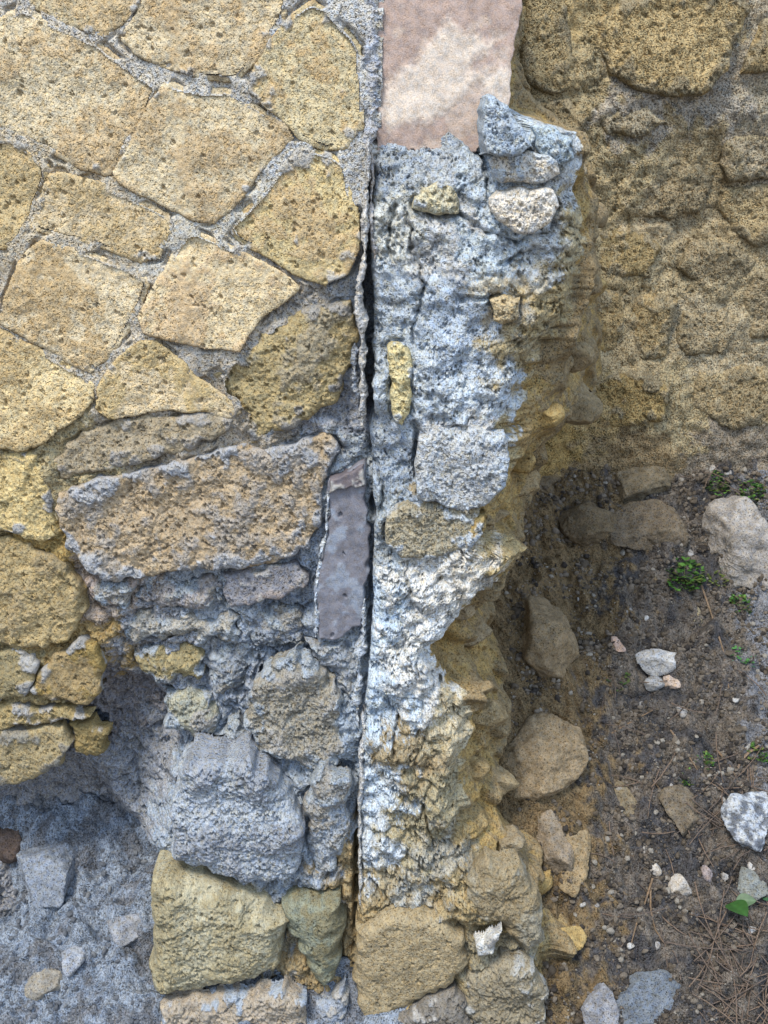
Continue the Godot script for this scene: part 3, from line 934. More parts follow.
func build_pier() -> void:
	var pier := thing("broken_pier", "broken pier of pale mortar and rubble with pink plaster left at its top", "wall")
	var jt := Joints.new(-0.05, -0.30, 0.22, 0.74, 0.0010)
	var pts := [
		[385, -40, -1.6, 150, 146, 142, 0.6], [450, -40, -1.6, 150, 146, 142, 0.6], [515, -40, -1.6, 150, 130, 95, 0.6], [385, 60, -1.6, 150, 146, 142, 0.6], [450, 70, -1.6, 150, 146, 142, 0.6], [512, 60, -1.6, 150, 130, 95, 0.6],
		[390, 118, -1.6, 156, 162, 168, 0.7], [425, 118, -1.6, 156, 162, 168, 0.7], [455, 118, -1.6, 156, 162, 168, 0.7], [474, 108, -1.8, 156, 162, 168, 0.7], [474, 90, -1.8, 156, 162, 168, 0.7], [495, 84, -1.8, 156, 162, 168, 0.7], [390, 126, -1.4, 156, 162, 168, 0.7], [425, 124, -1.4, 156, 162, 168, 0.7], [455, 126, -1.2, 156, 162, 168, 0.8], [472, 126, -1.0, 156, 168, 180, 0.8], [385, 145, 0.9, 160, 166, 172, 0.9], [412, 143, 1.1, 160, 166, 172, 0.9], [438, 145, 1.2, 160, 166, 172, 0.9], [464, 146, 1.5, 160, 170, 180, 0.9], [385, 160, 1.2, 160, 166, 172, 0.9], [440, 165, 1.6, 164, 168, 172, 1.0], [480, 170, 2.6, 168, 178, 188, 1.0], [520, 140, 3.4, 176, 186, 194, 1.0], [560, 160, 3.0, 176, 178, 178, 1.0], [540, 250, 3.2, 188, 190, 190, 1.1], [575, 250, 2.4, 164, 150, 118, 1.1],
		[395, 230, 1.6, 186, 186, 180, 1.1], [440, 255, 2.8, 176, 176, 176, 0.9], [490, 255, 3.2, 172, 182, 190, 1.1], [450, 340, 3.0, 166, 176, 188, 0.8], [480, 390, 3.0, 184, 192, 200, 1.1], [520, 300, 3.0, 176, 166, 146, 1.1], [550, 310, 2.4, 160, 142, 104, 1.1], [515, 360, 2.4, 160, 144, 110, 1.0],
		[380, 320, 1.0, 170, 178, 186, 0.8], [425, 400, 2.6, 176, 184, 192, 1.0], [385, 450, 0.8, 156, 164, 174, 0.9], [400, 480, 1.4, 156, 166, 178, 1.0], [460, 460, 3.4, 182, 180, 178, 1.0], [500, 480, 2.6, 172, 154, 114, 0.9],
		[385, 540, 1.4, 158, 164, 168, 0.9], [430, 530, 2.8, 156, 142, 116, 1.0], [420, 590, 2.8, 204, 202, 198, 1.3], [470, 580, 2.6, 196, 190, 180, 1.3], [515, 558, 2.2, 166, 146, 104, 1.0], [378, 620, 1.6, 176, 190, 204, 1.0], [405, 640, 2.8, 204, 204, 202, 1.3], [378, 700, 1.8, 178, 190, 202, 1.0], [425, 700, 3.0, 196, 194, 190, 1.4], [450, 715, 2.8, 182, 168, 138, 1.3], [372, 780, 2.0, 190, 200, 210, 1.2],
		[400, 770, 3.2, 158, 140, 108, 1.2], [440, 790, 3.4, 158, 146, 116, 1.2], [370, 850, 2.4, 188, 194, 200, 1.2], [410, 840, 3.4, 158, 146, 116, 1.3], [440, 860, 3.6, 156, 150, 136, 1.4], [385, 890, 3.0, 158, 144, 116, 1.2], [475, 850, 3.2, 152, 132, 92, 1.1], [370, 930, 4.0, 166, 144, 104, 1.0], [410, 900, 3.6, 168, 166, 158, 1.2], [450, 910, 4.4, 160, 140, 102, 1.2], [420, 980, 4.6, 168, 146, 104, 0.9], [500, 900, 4.0, 146, 126, 84, 1.2], [490, 970, 4.6, 146, 136, 112, 1.4], [530, 920, 3.6, 144, 126, 88, 1.1], [540, 1000, 3.8, 140, 120, 80, 1.1], [440, 1030, 4.6, 138, 128, 110, 1.3]]
	for q: Array in pts:
		for e in [3, 4, 5]:
			q[e] = minf(226.0, lerpf(q[e], (q[3] + q[4] + q[5]) / 3.0, 0.12) * 1.07)
	var fl := field(pts, 0.0, Vector2(-0.08, -0.34), Vector2(0.30, 0.98), 0.026)
	# stones and lumps bedded in the face
	var W := lin(204, 204, 202)
	var L := {"mat": m_lump, "wig": 0.003, "amp": 1.3, "r": 0.008, "smear": 0.02, "lime": lin(186, 192, 198), "pits": 0.4}
	for q: Array in [
		[[411,210, 414,196, 424,186, 438,183, 452,187, 461,200, 460,214, 440,217, 424,214], 0.018, 0.008, lin(214, 204, 174), "yellowish rounded stone"],
		[[492,198, 500,190, 530,190, 556,192, 560,205, 552,222, 535,234, 515,232, 500,222, 493,212], 0.032, 0.014, lin(232, 222, 208), "cream white stone"],
		[[490,158, 500,152, 530,152, 560,162, 562,176, 540,184, 505,182, 492,174], 0.030, 0.012, lin(222, 214, 202), ""],
		[[484,112, 488,96, 494,96, 503,105, 514,116, 527,130, 535,146, 522,156, 500,158, 487,156, 482,132], 0.030, 0.026, lin(186, 196, 206), "pointed bluish lump of mortar at the top"],
		[[534,128, 556,128, 575,138, 576,158, 564,166, 548,158, 536,146], 0.026, 0.012, lin(180, 192, 200), ""],
		[[389,352, 394,346, 406,346, 413,356, 412,390, 410,415, 402,426, 392,420, 390,390], 0.014, 0.014, lin(228, 212, 164), "upright cream yellow brick end"],
		[[492,304, 505,294, 520,300, 522,316, 508,328, 494,324], 0.030, 0.012, lin(198, 178, 142), "tan chip"],
		[[420,440, 440,430, 480,428, 505,436, 510,460, 504,485, 485,508, 462,514, 440,508, 418,500, 416,470], 0.028, 0.009, lin(190, 192, 194), "pale grey rounded lump of mortar"],
		[[386,515, 410,505, 450,506, 480,514, 478,534, 462,552, 430,562, 400,560, 386,545], 0.022, 0.009, lin(172, 162, 140), "yellowish grey stone in the pier"],
		[[470,520, 484,514, 486,530, 474,548, 462,556, 466,536], 0.020, 0.012, lin(178, 154, 104), ""],
	]:
		var o := L.duplicate()
		o["mix"] = (q[3] as Color) * 0.86
		if q[0][1] < 130:
			o["deep"] = 0.06
			o["r"] = 0.006
		if q[4] != "":
			o["smear"] = -0.28 if q[0][1] < 430 else 0.12
		var s := stone(pier, "stone", q[0], q[1], q[2], q[3], jt, o)
		if q[4] != "":
			s.set_meta("label", q[4])
	stone(pier, "stone", [356,935, 372,925, 400,915, 440,918, 462,940, 470,960, 455,985, 430,1000, 400,1015, 375,1030, 356,1030], 0.034, 0.018, lin(168, 152, 122), jt, {"amp": 0.9, "r": 0.012, "pits": 0.15, "deep": 0.05, "mix": lin(164, 148, 118), "smear": -0.95, "tilt": Vector2(0.05, 0.05)}).set_meta("label", "smooth ochre block at the foot of the pier")
	stone(pier, "stone", [466,890, 486,868, 520,872, 540,900, 545,950, 530,960, 500,930, 474,925], 0.034, 0.018, lin(148, 134, 108), jt, {"amp": 1.6, "r": 0.02, "pits": 0.2, "smear": -0.95, "mix": lin(150, 142, 124)})
	stone(pier, "stone", [478,950, 486,942, 504,935, 502,944, 490,954, 478,956], 0.052, 0.008, lin(210, 208, 202), jt, {"amp": 0.6, "r": 0.004, "pits": 0.0}).set_meta("label", "white flake of plaster")
	stone(pier, "stone", [470,975, 500,962, 535,970, 548,1000, 545,1050, 480,1050, 462,1005], 0.040, 0.018, lin(146, 136, 116), jt, {"amp": 2.0, "r": 0.018, "smear": 0.0, "lime": lin(168, 166, 160)})
	stone(pier, "stone", [384,1030, 420,1012, 455,1000, 470,1015, 470,1060, 380,1060], 0.048, 0.016, lin(126, 120, 112), jt, {"amp": 1.8, "r": 0.014})

	var cracks := []
	for c: Array in [[406,214, 413,234, 411,250, 419,268, 424,290, 418,312, 414,345], [470,140, 484,158, 489,184, 491,206], [425,216, 462,216, 488,230, 514,241, 545,233, 562,220], [498,264, 520,253, 552,250], [413,425, 416,446, 419,494], [395,206, 388,232, 392,262], [462,300, 490,296, 505,312], [376,470, 384,500, 381,520], [432,645, 446,668, 440,700], [385,700, 398,722, 394,748], [395,790, 425,802, 432,840], [372,880, 396,900, 420,905]]:
		var line := PackedVector2Array()
		for i in range(0, c.size(), 2):
			var w := at(c[i], c[i + 1], 0.025)
			line.append(Vector2(w.x, w.y))
		cracks.append(line)
	# body: front, corner and flank in one skin
	var right := along([[518, -60], [518, 30], [511, 60], [511, 92]], -0.005)
	right.append_array(along([[505, 108], [534, 122], [574, 134], [578, 160], [571, 190], [580, 212], [584, 240], [575, 280], [570, 310], [556, 332], [530, 360], [520, 382], [514, 402], [505, 430], [511, 465], [500, 492], [482, 512], [474, 536], [508, 545], [523, 558], [500, 582], [470, 602], [442, 638], [425, 655], [432, 672], [464, 710], [470, 740], [456, 762], [460, 820], [480, 868], [505, 900], [535, 935], [545, 970], [548, 1024], [548, 1120]], 0.022))
	var flare := along_value([[-60, 0.02], [95, 0.02], [110, 0.04], [135, 0.05], [200, 0.055], [270, 0.06], [330, 0.09], [400, 0.14], [440, 0.15], [475, 0.10], [540, 0.07], [600, 0.07], [655, 0.08], [720, 0.08], [800, 0.09], [880, 0.12], [960, 0.12], [1120, 0.12]], 0.02)
	var st := 0.00125
	var y0 := -0.30
	var rows := int(1.06 / st)
	var nb := 7
	var nf := 165
	var nk := 150
	var cols := nb + nf + nk
	var pos := PackedVector3Array()
	var col := PackedColorArray()
	pos.resize(rows * cols)
	col.resize(rows * cols)
	var earth := [lin(176, 150, 100), lin(162, 140, 100), lin(146, 128, 98)]
	for r in rows:
		var y := y0 + r * st
		var xs := edge_x(seam, y) + gap_at(y) * 0.00081
		var xe := edge_x(right, y + n_warp.get_noise_2d(y, 1.0) * 0.004) + n_mid.get_noise_2d(y, 2.0) * 0.002 + n_fine.get_noise_2d(y, 6.0) * 0.0005
		var dx := edge_x(flare, y)
		var xm := 0.0
		for e in 13:
			xm += edge_x(right, y + (e - 6) * 0.007) / 13.0
		var ze := 0.0
		var low := smoothstep(0.30, 0.22, y)
		var zm := fl.height(xm - 0.01, y) - 0.014
		for c in cols:
			var k := r * cols + c
			if c < nb:                                   # the side of the joint
				var p := bed_point(fl, xs, y, -1.0, 0.0)
				var f := 1.0 - float(c) / nb
				pos[k] = Vector3(xs + 0.001 * f + n_fine.get_noise_2d(y, f) * 0.001, y, p.z - 0.006 - f * 0.05)
				col[k] = bed_colour(fl, xs, y)
			elif c < nb + nf:
				var f := float(c - nb) / (nf - 1)
				var x := lerpf(xs, xe, f)
				var d := jt.look(x, y)
				var p := bed_point(fl, x, y, d, 0.0)
				p.z -= 0.006 * pow(maxf(0.0, 1.0 - (x - xs) / 0.005), 2.0)
				p.z -= 0.020 * pow(maxf(0.0, 1.0 - (xe - x) / 0.016), 2.0)
				if d > 0.004:
					p.z -= 0.006
				else:
					var q := Vector2(x + n_mid.get_noise_2d(x, y) * 0.004, y + n_mid.get_noise_2d(y, x) * 0.004)
					for line: PackedVector2Array in cracks:
						if q.distance_squared_to(line[1]) > 0.012:
							continue
						for e in line.size() - 1:
							var l := Geometry2D.get_closest_point_to_segment(q, line[e], line[e + 1]).distance_to(q)
							if l < 0.0026:
								p.z -= 0.008 * (1.0 - l / 0.0026)
				pos[k] = p
				ze = p.z
				col[k] = bed_colour(fl, x, y)
			else:
				var q := float(c - nb - nf + 1) / nk
				q = q * (0.35 + 0.65 * q)
				var out := dx * pow(q, 0.6)
				var z := lerpf(lerpf(ze, zm, smoothstep(0.0, 0.06, q)), BACK - 0.05, q)
				var x := lerpf(xe, xm, smoothstep(0.0, 0.12, q)) + out
				var nl := n_lo.get_noise_3d(x, y, z)
				var nm := n_mid.get_noise_3d(x * 0.6, y * 0.6, z * 0.6)
				var nn := n_mid.get_noise_3d(x, y, z)
				var fade := smoothstep(0.0, 0.05, q)
				var bump := fade * (nl * lerpf(0.024, 0.042, low) + nm * lerpf(0.002, 0.004, low)) + nn * 0.0022 * minf(1.0, q * 30.0)
				x += bump * 0.6
				z += bump * 0.8
				pos[k] = Vector3(x, y, z)
				var t: Color = earth[0]
				t = t.lerp(earth[1], smoothstep(-0.02, 0.06, nm + 0.3 * nn))
				t = t.lerp(earth[2], smoothstep(0.0, 0.1, nl + 0.4 * nn - 0.04))
				if q < 0.02 and nn + 0.2 - q * 20.0 > 0.0:
					t = bed_colour(fl, x, y + z)
				var g := 1.0 + nn * 0.25
				col[k] = Color(t.r * g, t.g * g, t.b * g)
	part("mortar_core", sheet(pos, col, rows, cols, PackedByteArray(), m_mortar), pier)

	var rr := RandomNumberGenerator.new()
	rr.seed = 12
	for q: Array in [[0.56, 34, 15], [0.52, 52, 19], [0.47, 30, 14], [0.45, 60, 22], [0.41, 44, 16], [0.37, 26, 13], [0.36, 62, 24], [0.32, 40, 18], [0.29, 66, 22], [0.28, 22, 12], [0.24, 40, 16], [0.20, 24, 13], [0.16, 46, 20], [0.13, 22, 12], [0.09, 38, 18], [0.05, 24, 15], [0.02, 44, 20], [-0.02, 26, 16], [-0.07, 34, 18], [-0.11, 22, 14]]:
		var k := int((q[0] - y0) / st) * cols + nb + nf + int(q[1])
		var sz: float = q[2] * 0.001
		var o := part("stone", rock_mesh(Vector3(sz * 1.2, sz * 0.8, sz), (earth[rr.randi() % 3] as Color).lerp(lin(150, 140, 122), rr.randf() * 0.7), 900 + int(q[1]) + int(q[2]), 44, 10), pier)
		o.transform = Transform3D(Basis.from_euler(Vector3(rr.randf_range(-0.5, 0.5), rr.randf() * 3.0, rr.randf_range(-0.4, 0.4))), pos[k] - Vector3(0.6, 0, 0.8) * sz * 0.35)

	# pink plaster at the top: a slab with a worn lower edge
	build_plaster(pier)
	strip(pier, "plaster_edge", [[372, 150, 0.6, 1.2], [371, 200, 0.8, 1.6], [372, 240, 1.0, 2.0], [374, 262, 1.0, 1.5]], lin(190, 184, 180), 0.012)
	strip(pier, "plaster_edge", [[364, 708, 1.2, 1.4], [362, 760, 1.6, 2.2], [361, 800, 1.8, 2.2], [360, 850, 2.2, 1.8], [360, 900, 2.6, 1.6]], lin(206, 204, 202), 0.014)

func build_plaster(pier: Node3D) -> void:
	var st := 0.0011
	var a := at(378, 160, 0.0)
	var b := at(530, -60, 0.0)
	var cols := int((b.x - a.x) / st) + 4
	var rows := int((b.y - a.y) / st)
	var right := along([[520, -60], [522, 0], [518, 30], [511, 60], [510, 100], [500, 160]], 0.0)
	var left := along([[377, -60], [379, 0], [378, 60], [377, 140], [376, 170]], 0.0)
	var pos := PackedVector3Array()
	var col := PackedColorArray()
	var y_end := at(430, 152, 0.0).y
	var white := lin(224, 208, 192)
	var pink := lin(202, 181, 166)
	var brown := lin(184, 161, 149)
	var blob := PackedVector2Array()
	for p: Array in [[384, 82], [398, 66], [414, 58], [425, 42], [440, 24], [455, 18], [470, 30], [488, 36], [500, 42], [494, 52], [482, 62], [472, 70], [490, 66], [506, 60], [514, 74], [512, 100], [500, 112], [478, 84], [468, 92], [456, 108], [440, 120], [420, 128], [400, 130], [384, 134], [376, 110]]:
		var w := at(p[0], p[1], 0.0)
		blob.append(Vector2(w.x, w.y))
	for r in rows:
		var y := a.y + r * st
		var xl := edge_x(left, y) + n_mid.get_noise_2d(y, 40.0) * 0.0012
		var xr := edge_x(right, y) + n_mid.get_noise_2d(y, 41.0) * 0.002
		for c in cols:
			var x := lerpf(xl, xr, clampf(float(c - 2) / (cols - 5), 0.0, 1.0))
			var md := n_mid.get_noise_3d(x, y, 42.0)
			var lo := n_lo.get_noise_3d(x, y, 43.0)
			var fn := n_fine.get_noise_3d(x, y, 44.0)
			var z := 0.002 + lo * 0.0012 + md * 0.0003 + fn * 0.0001
			var d := inside(blob, Vector2(x + md * 0.006, y + n_mid.get_noise_3d(x, y, 47.0) * 0.006)) + fn * 0.002
			var w := smoothstep(-0.002, 0.008, d)
			z += w * 0.0007
			if y < y_end + 0.004 * n_mid.get_noise_2d(x * 0.8, 71.0) + 0.002 * n_fine.get_noise_2d(x * 0.6, 72.0):
				z = -0.03
			elif c == 0 or c == cols - 1:
				z = -0.03
			elif c == 1 or c == cols - 2:
				z -= 0.0012
			pos.append(Vector3(x, y, z))
			var t := pink.lerp(brown, smoothstep(-0.08, 0.12, lo + md * 0.5))
			t = t.lerp(white, w * clampf(0.95 + md * 0.5, 0.5, 1.0))
			var g := 1.0 + md * 0.10 + fn * 0.08 + rng.randf_range(-0.02, 0.02)
			col.append(Color(t.r * g, t.g * g, t.b * g))
	var o := part("plaster", sheet(pos, col, rows, cols, PackedByteArray(), m_plaster), pier)
	o.set_meta("label", "smooth pink plaster with a pale worn patch")

func build_rubble_wall() -> void:
	var wall := thing("rubble_wall", "earth-brown rubble wall set back behind the pier above the earth bank", "wall")
	var jt := Joints.new(0.02, 0.08, 0.56, 0.80, 0.0016)
	var pts := [
		[530, -40, 3, 152, 138, 106, 1.0], [600, 0, 2.4, 154, 136, 100, 1.0], [680, 40, 2.6, 158, 138, 102, 1.0], [760, 60, 2.6, 150, 138, 118, 1.0], [850, 60, 2.6, 150, 138, 118, 1.0], [560, 100, 2.6, 150, 136, 106, 1.1], [640, 125, 3.0, 146, 138, 126, 1.1], [720, 105, 3.0, 146, 138, 126, 1.0], [780, 110, 3.0, 146, 136, 116, 1.0],
		[620, 165, 1.6, 152, 138, 108, 1.2], [690, 145, 0.2, 150, 134, 104, 1.1], [760, 150, 0.2, 148, 136, 116, 1.0], [600, 200, 1.6, 152, 136, 104, 1.1], [660, 220, 0.0, 150, 136, 110, 1.1], [740, 220, 0.2, 150, 134, 104, 1.0], [600, 280, 1.6, 152, 136, 104, 1.1], [660, 270, 0.4, 148, 134, 106, 1.1], [740, 290, 0.6, 150, 136, 108, 1.0],
		[570, 350, 3.2, 152, 134, 102, 1.0], [620, 350, 1.6, 152, 136, 106, 1.0], [700, 340, 1.0, 148, 136, 112, 1.0], [760, 350, 1.0, 146, 134, 110, 1.0], [545, 420, 5.0, 146, 124, 80, 0.9], [600, 410, 3.4, 150, 130, 92, 0.9], [680, 400, 2.0, 148, 134, 104, 1.0], [760, 400, 1.6, 140, 130, 112, 1.0], [620, 460, 2.4, 124, 108, 82, 1.0], [740, 450, 1.6, 124, 114, 100, 1.0], [850, 300, 1.0, 146, 134, 110, 1.0], [860, 420, 1.4, 130, 120, 104, 1.0]]
	for q: Array in pts:
		var grey: float = (q[3] + q[4] + q[5]) / 3.0
		for e in [3, 4, 5]:
			q[e] = lerpf(q[e], grey, 0.08) * 1.28
	for q: Array in pts:
		q[6] *= 0.68
	var fl := field(pts, BACK, Vector2(-0.02, 0.0), Vector2(1.0, 1.0), 0.045)
	var T := {"amp": 1.2, "r": 0.012, "wig": 0.004, "mat": m_earth, "smear": 0.2, "lime": lin(166, 152, 124), "pits": 0.3}
	for q: Array in [
		[[598,22, 620,2, 660,-14, 738,-14, 752,12, 738,40, 728,70, 705,95, 670,98, 640,92, 612,72, 597,46], 0.022, lin(170, 150, 112), "large yellow-brown tuff stone"],
		[[764,18, 800,4, 800,70, 740,76, 748,50], 0.018, lin(156, 138, 104), ""],
		[[526,-14, 566,-14, 572,40, 580,88, 552,94, 524,84, 520,50], 0.016, lin(154, 138, 106), ""],
		[[530,96, 570,98, 590,115, 580,140, 550,140, 532,120], 0.012, lin(150, 134, 104), ""],
		[[600,110, 650,104, 668,122, 640,138, 606,134], 0.014, lin(148, 138, 118), ""],
		[[726,138, 760,130, 800,128, 800,176, 730,182, 722,165], 0.016, lin(154, 142, 120), ""],
		[[722,190, 760,184, 800,186, 800,246, 760,246, 732,232, 720,210], 0.020, lin(164, 146, 112), "tan rounded stone"],
		[[640,172, 700,158, 716,180, 706,208, 670,222, 640,214, 622,194], 0.014, lin(146, 132, 106), ""],
		[[640,294, 680,299, 673,330, 665,358, 640,362, 629,345, 632,315], 0.014, lin(156, 138, 104), "small upright ochre stone"],
		[[572,290, 624,292, 626,330, 616,354, 580,352, 562,330], 0.014, lin(158, 138, 102), ""],
		[[684,312, 730,310, 742,330, 722,354, 684,356, 676,338], 0.012, lin(150, 136, 110), ""],
		[[690,240, 730,244, 760,262, 742,288, 700,290, 680,268], 0.012, lin(150, 136, 110), ""],
		[[590,226, 640,228, 666,250, 650,278, 604,276, 584,252], 0.012, lin(152, 134, 98), ""],
		[[700,372, 760,366, 800,380, 800,424, 730,430, 690,406], 0.012, lin(152, 136, 106), ""],
		[[588,380, 640,372, 672,388, 664,422, 610,432, 580,412], 0.014, lin(152, 132, 92), ""],
		[[756,268, 800,262, 800,340, 752,338, 744,300], 0.012, lin(150, 136, 110), ""],
		[[820,0, 900,-10, 905,80, 825,84], 0.018, lin(160, 140, 100), ""],
		[[815,96, 880,92, 900,150, 880,190, 812,180], 0.018, lin(154, 138, 106), ""],
		[[812,200, 880,204, 900,280, 812,262], 0.016, lin(160, 138, 96), ""],
		[[812,290, 890,300, 880,400, 812,370], 0.016, lin(150, 136, 108), ""],
	]:
		var o := T.duplicate()
		q[2] = (q[2] as Color) * Color(1.5, 1.5, 1.5)
		o["mix"] = (q[2] as Color) * 0.88
		o["tilt"] = Vector2(rng.randf_range(-0.08, 0.08), rng.randf_range(-0.08, 0.06))
		var mid := Vector2.ZERO
		for e in range(0, (q[0] as Array).size(), 2):
			mid += Vector2(q[0][e], q[0][e + 1]) * 2.0 / (q[0] as Array).size()
		var c := at(mid.x, mid.y, BACK + 0.02)
		var s := stone(wall, "stone", q[0], BACK + fl.height(c.x, c.y), q[1] * 0.4, q[2], jt, o)
		if q[3] != "":
			s.set_meta("label", q[3])
	var xs := PackedFloat32Array()
	for i in jt.nx:
		xs.append(jt.x0 + i * jt.st)
	for i in 80:
		xs.append(xs[-1] + 0.005)
	var pos := PackedVector3Array()
	var col := PackedColorArray()
	var keep := PackedByteArray()
	var ny := jt.ny + 40
	for j in ny:
		var y := jt.y0 + j * jt.st if j < jt.ny else jt.y0 + jt.ny * jt.st + (j - jt.ny) * 0.005
		for i in xs.size():
			var d := jt.look(xs[i], y)
			keep.append(1)
			var p := bed_point(fl, xs[i], y, -1.0, BACK)
			pos.append(p)
			col.append(bed_colour(fl, xs[i], y))
	part("mortar_bed", sheet(pos, col, ny, xs.size(), keep, m_earth), wall)
	core_block(wall, Vector3(-0.01, -0.62, -0.8), Vector3(0.97, 0.98, -0.40), lin(120, 108, 88))

func build_loose() -> void:
	var br := lin(126, 112, 90)
	rock("boulder", "large pale grey boulder half sunk in the bank beside green weeds", "rock", 746, 545, 78, 84, lin(160, 154, 148), 5, 0.75, 0.5, "", false, 0.38)
	rock("rock", "flat brown triangular rock below the rubble wall", "rock", 650, 532, 76, 56, lin(118, 106, 90), 12, 0.6, 0.2, "", false, 0.42)
	rock("rock", "brown blocky rock touching the foot of the rubble wall", "rock", 634, 486, 62, 44, lin(126, 114, 94), 14, 0.8, 0.1, "", false, 0.36)
	rock("rock", "earth-brown rock wedged between the pier and the triangular rock", "rock", 586, 520, 50, 54, lin(114, 100, 80), 17, 0.6, 0.8, "", false, 0.42)
	rock("rock", "earth-brown crumbly rock tucked under the rubble wall beside the pier", "rock", 548, 488, 52, 30, lin(120, 106, 86), 18, 0.7, 0.4, "", false, 0.38)
	rock("rock", "small square grey rock against the rubble wall's foot", "rock", 674, 449, 26, 20, lin(122, 114, 104), 19, 0.7, 0.4, "", false, 0.3)
	rock("rock", "rounded brown earthy rock in the hollow of the pier's flank", "rock", 546, 640, 66, 78, lin(146, 128, 102), 23, 0.8, 0.3, "", false, 0.42)
	rock("rock", "wide smooth brown rock bedded at the pier's flank", "rock", 532, 754, 96, 76, lin(152, 134, 108), 29, 0.7, 0.2, "", false, 0.40)
	rock("rock", "long grey-brown upright slab leaning at the pier's flank", "rock", 552, 842, 32, 70, lin(146, 132, 114), 31, 0.8, 0.2, "", false, 0.4)
	rock("rock", "tan worn rock beside the leaning slab", "rock", 574, 862, 30, 90, lin(148, 130, 102), 32, 0.7, -0.15, "", false, 0.42)
	rock("stone_chip", "white angular stone lying on dark soil", "stone", 655, 661, 38, 30, lin(182, 180, 178), 37, 0.75, 0.3, "", false, 0.15)
	rock("stone_chip", "small pale grey stone just under the white angular stone", "stone", 653, 683, 22, 16, lin(160, 158, 156), 38, 0.7, 0.3, "", false, 0.15)
	rock("stone_chip", "small pinkish chip at the right foot of the white angular stone", "stone", 670, 684, 14, 20, lin(198, 176, 158), 39, 0.7, 0.9, "", false, 0.15)
	rock("stone_chip", "single pink chip on the soil up-slope of the white stone", "stone", 617, 646, 14, 18, lin(194, 168, 152), 41, 0.7, 0.9, "", false, 0.15)
	rock("rock", "blue-grey rock streaked with white beside pine needles", "rock", 750, 820, 54, 58, lin(116, 120, 128), 43, 0.7, 0.2, "", false, 0.36, lin(172, 176, 182))
	rock("rock", "flat earthy brown rock between the weeds and the streaked rock", "rock", 682, 812, 44, 52, lin(114, 104, 90), 47, 0.5, 0.1, "", false, 0.35)
	rock("rock", "narrow olive-brown rock sunk in gravelly soil", "rock", 624, 806, 28, 44, lin(124, 112, 92), 49, 0.5, 0.1, "", false, 0.35)
	rock("stone_chip", "pale pointed chip standing in gravelly soil", "stone", 680, 888, 20, 22, lin(180, 172, 162), 53, 0.8, 0.6, "", false, 0.15)
	rock("stone_chip", "round whitish pebble near the pale pointed chip", "stone", 655, 870, 13, 13, lin(190, 182, 172), 54, 0.9, 0.6, "", false, 0.15)
	rock("rock", "light grey slab at the foot of the bank beside the pier", "rock", 598, 1012, 36, 50, lin(134, 134, 138), 57, 0.6, 0.1, "", false, 0.42)
	rock("rock", "broad bluish flat stone low on the bank", "rock", 650, 1008, 76, 54, lin(112, 118, 126), 59, 0.5, 0.3, "", false, 0.42)
	rock("rock", "grey-green stone near the broad dark leaf", "rock", 750, 888, 32, 34, lin(130, 132, 128), 63, 0.5, 0.3, "", false, 0.35)
	rock("stone_chip", "mauve-grey chip beside the flat earthy rock", "stone", 706, 874, 14, 14, lin(166, 152, 148), 64, 0.8, 0.3, "", false, 0.2)
	rock("stone_chip", "small beige stone standing under the bushy bright weed", "stone", 694, 617, 13, 22, lin(150, 138, 112), 65, 0.8, 0.1, "", false, 0.2)
	# clods and stones on the grey soil under the facing
	rock("soil_lump", "grey flat clod lying on the loose soil under the facing", "clod", 48, 872, 60, 62, lin(136, 142, 152), 111, 0.6, 0.4, "", true, 0.42)
	rock("soil_lump", "small round clod with a dark side in the loose grey soil", "clod", 72, 962, 26, 26, lin(150, 154, 162), 112, 0.9, 0.4, "", true, 0.35)
	rock("soil_lump", "brownish clod low on the loose grey soil", "clod", 50, 982, 40, 26, lin(150, 144, 134), 113, 0.7, 0.4, "", true, 0.42)
	rock("soil_lump", "angular grey clod pressed against the yellow foot stone", "clod", 125, 930, 42, 28, lin(146, 148, 154), 114, 0.6, 0.2, "", true, 0.42)
	rock("soil_lump", "pale dusty clod high on the soil by the wall hollow", "clod", 148, 782, 26, 40, lin(162, 170, 180), 115, 0.6, 0.2, "", true, 0.42)
	rock("rock", "dark brown stone in the hollow at the soil's edge", "rock", 6, 842, 40, 34, lin(98, 86, 80), 116, 0.7, 0.2, "", true, 0.42)
	# pebbles one can make out
	var rr := RandomNumberGenerator.new()
	rr.seed = 99
	for q: Array in [[730, 462, 9], [712, 470, 9], [700, 458, 8], [728, 474, 8], [596, 462, 6], [690, 554, 8], [628, 612, 8], [645, 618, 7], [636, 634, 6], [580, 600, 6], [575, 655, 7], [640, 705, 7], [682, 712, 12], [670, 786, 9], [722, 800, 8], [646, 850, 9], [582, 905, 7], [596, 906, 6], [631, 946, 8], [656, 946, 8], [724, 876, 8], [752, 866, 9], [752, 930, 8], [712, 958, 7], [564, 985, 7], [610, 930, 6], [745, 745, 10], [606, 738, 7], [690, 735, 9], [735, 700, 8]]:
		var tone := lin(186, 180, 172).lerp(lin(148, 142, 136), rr.randf())
		rock("pebble", "small pale pebble lying loose on the dark earth bank", "pebble", q[0], q[1], q[2], q[2] * rr.randf_range(0.7, 1.1), tone, 200 + q[0], 0.8, rr.randf() * 3.0, "pebbles scattered on the earth bank", false, 0.2)

	gravel("gravel", "fine pale and brown grit strewn over the dark earth bank", false, 24000, 301)
	gravel("soil_grit", "grey crumbs of earth strewn over the loose soil", true, 3200, 302)
	needles()

	var G := [lin(56, 92, 36), lin(74, 110, 46), lin(46, 76, 34), lin(88, 100, 50)]
	leaf_tuft(684, 580, 34, 46, G, "bushy bright green weed down-slope of the flat triangular rock", 401)
	leaf_tuft(716, 487, 24, 30, G, "small bright weed up-slope of the pale boulder, farther from it", 402)
	leaf_tuft(750, 496, 26, 30, G, "small bright weed touching the top of the pale boulder", 403)
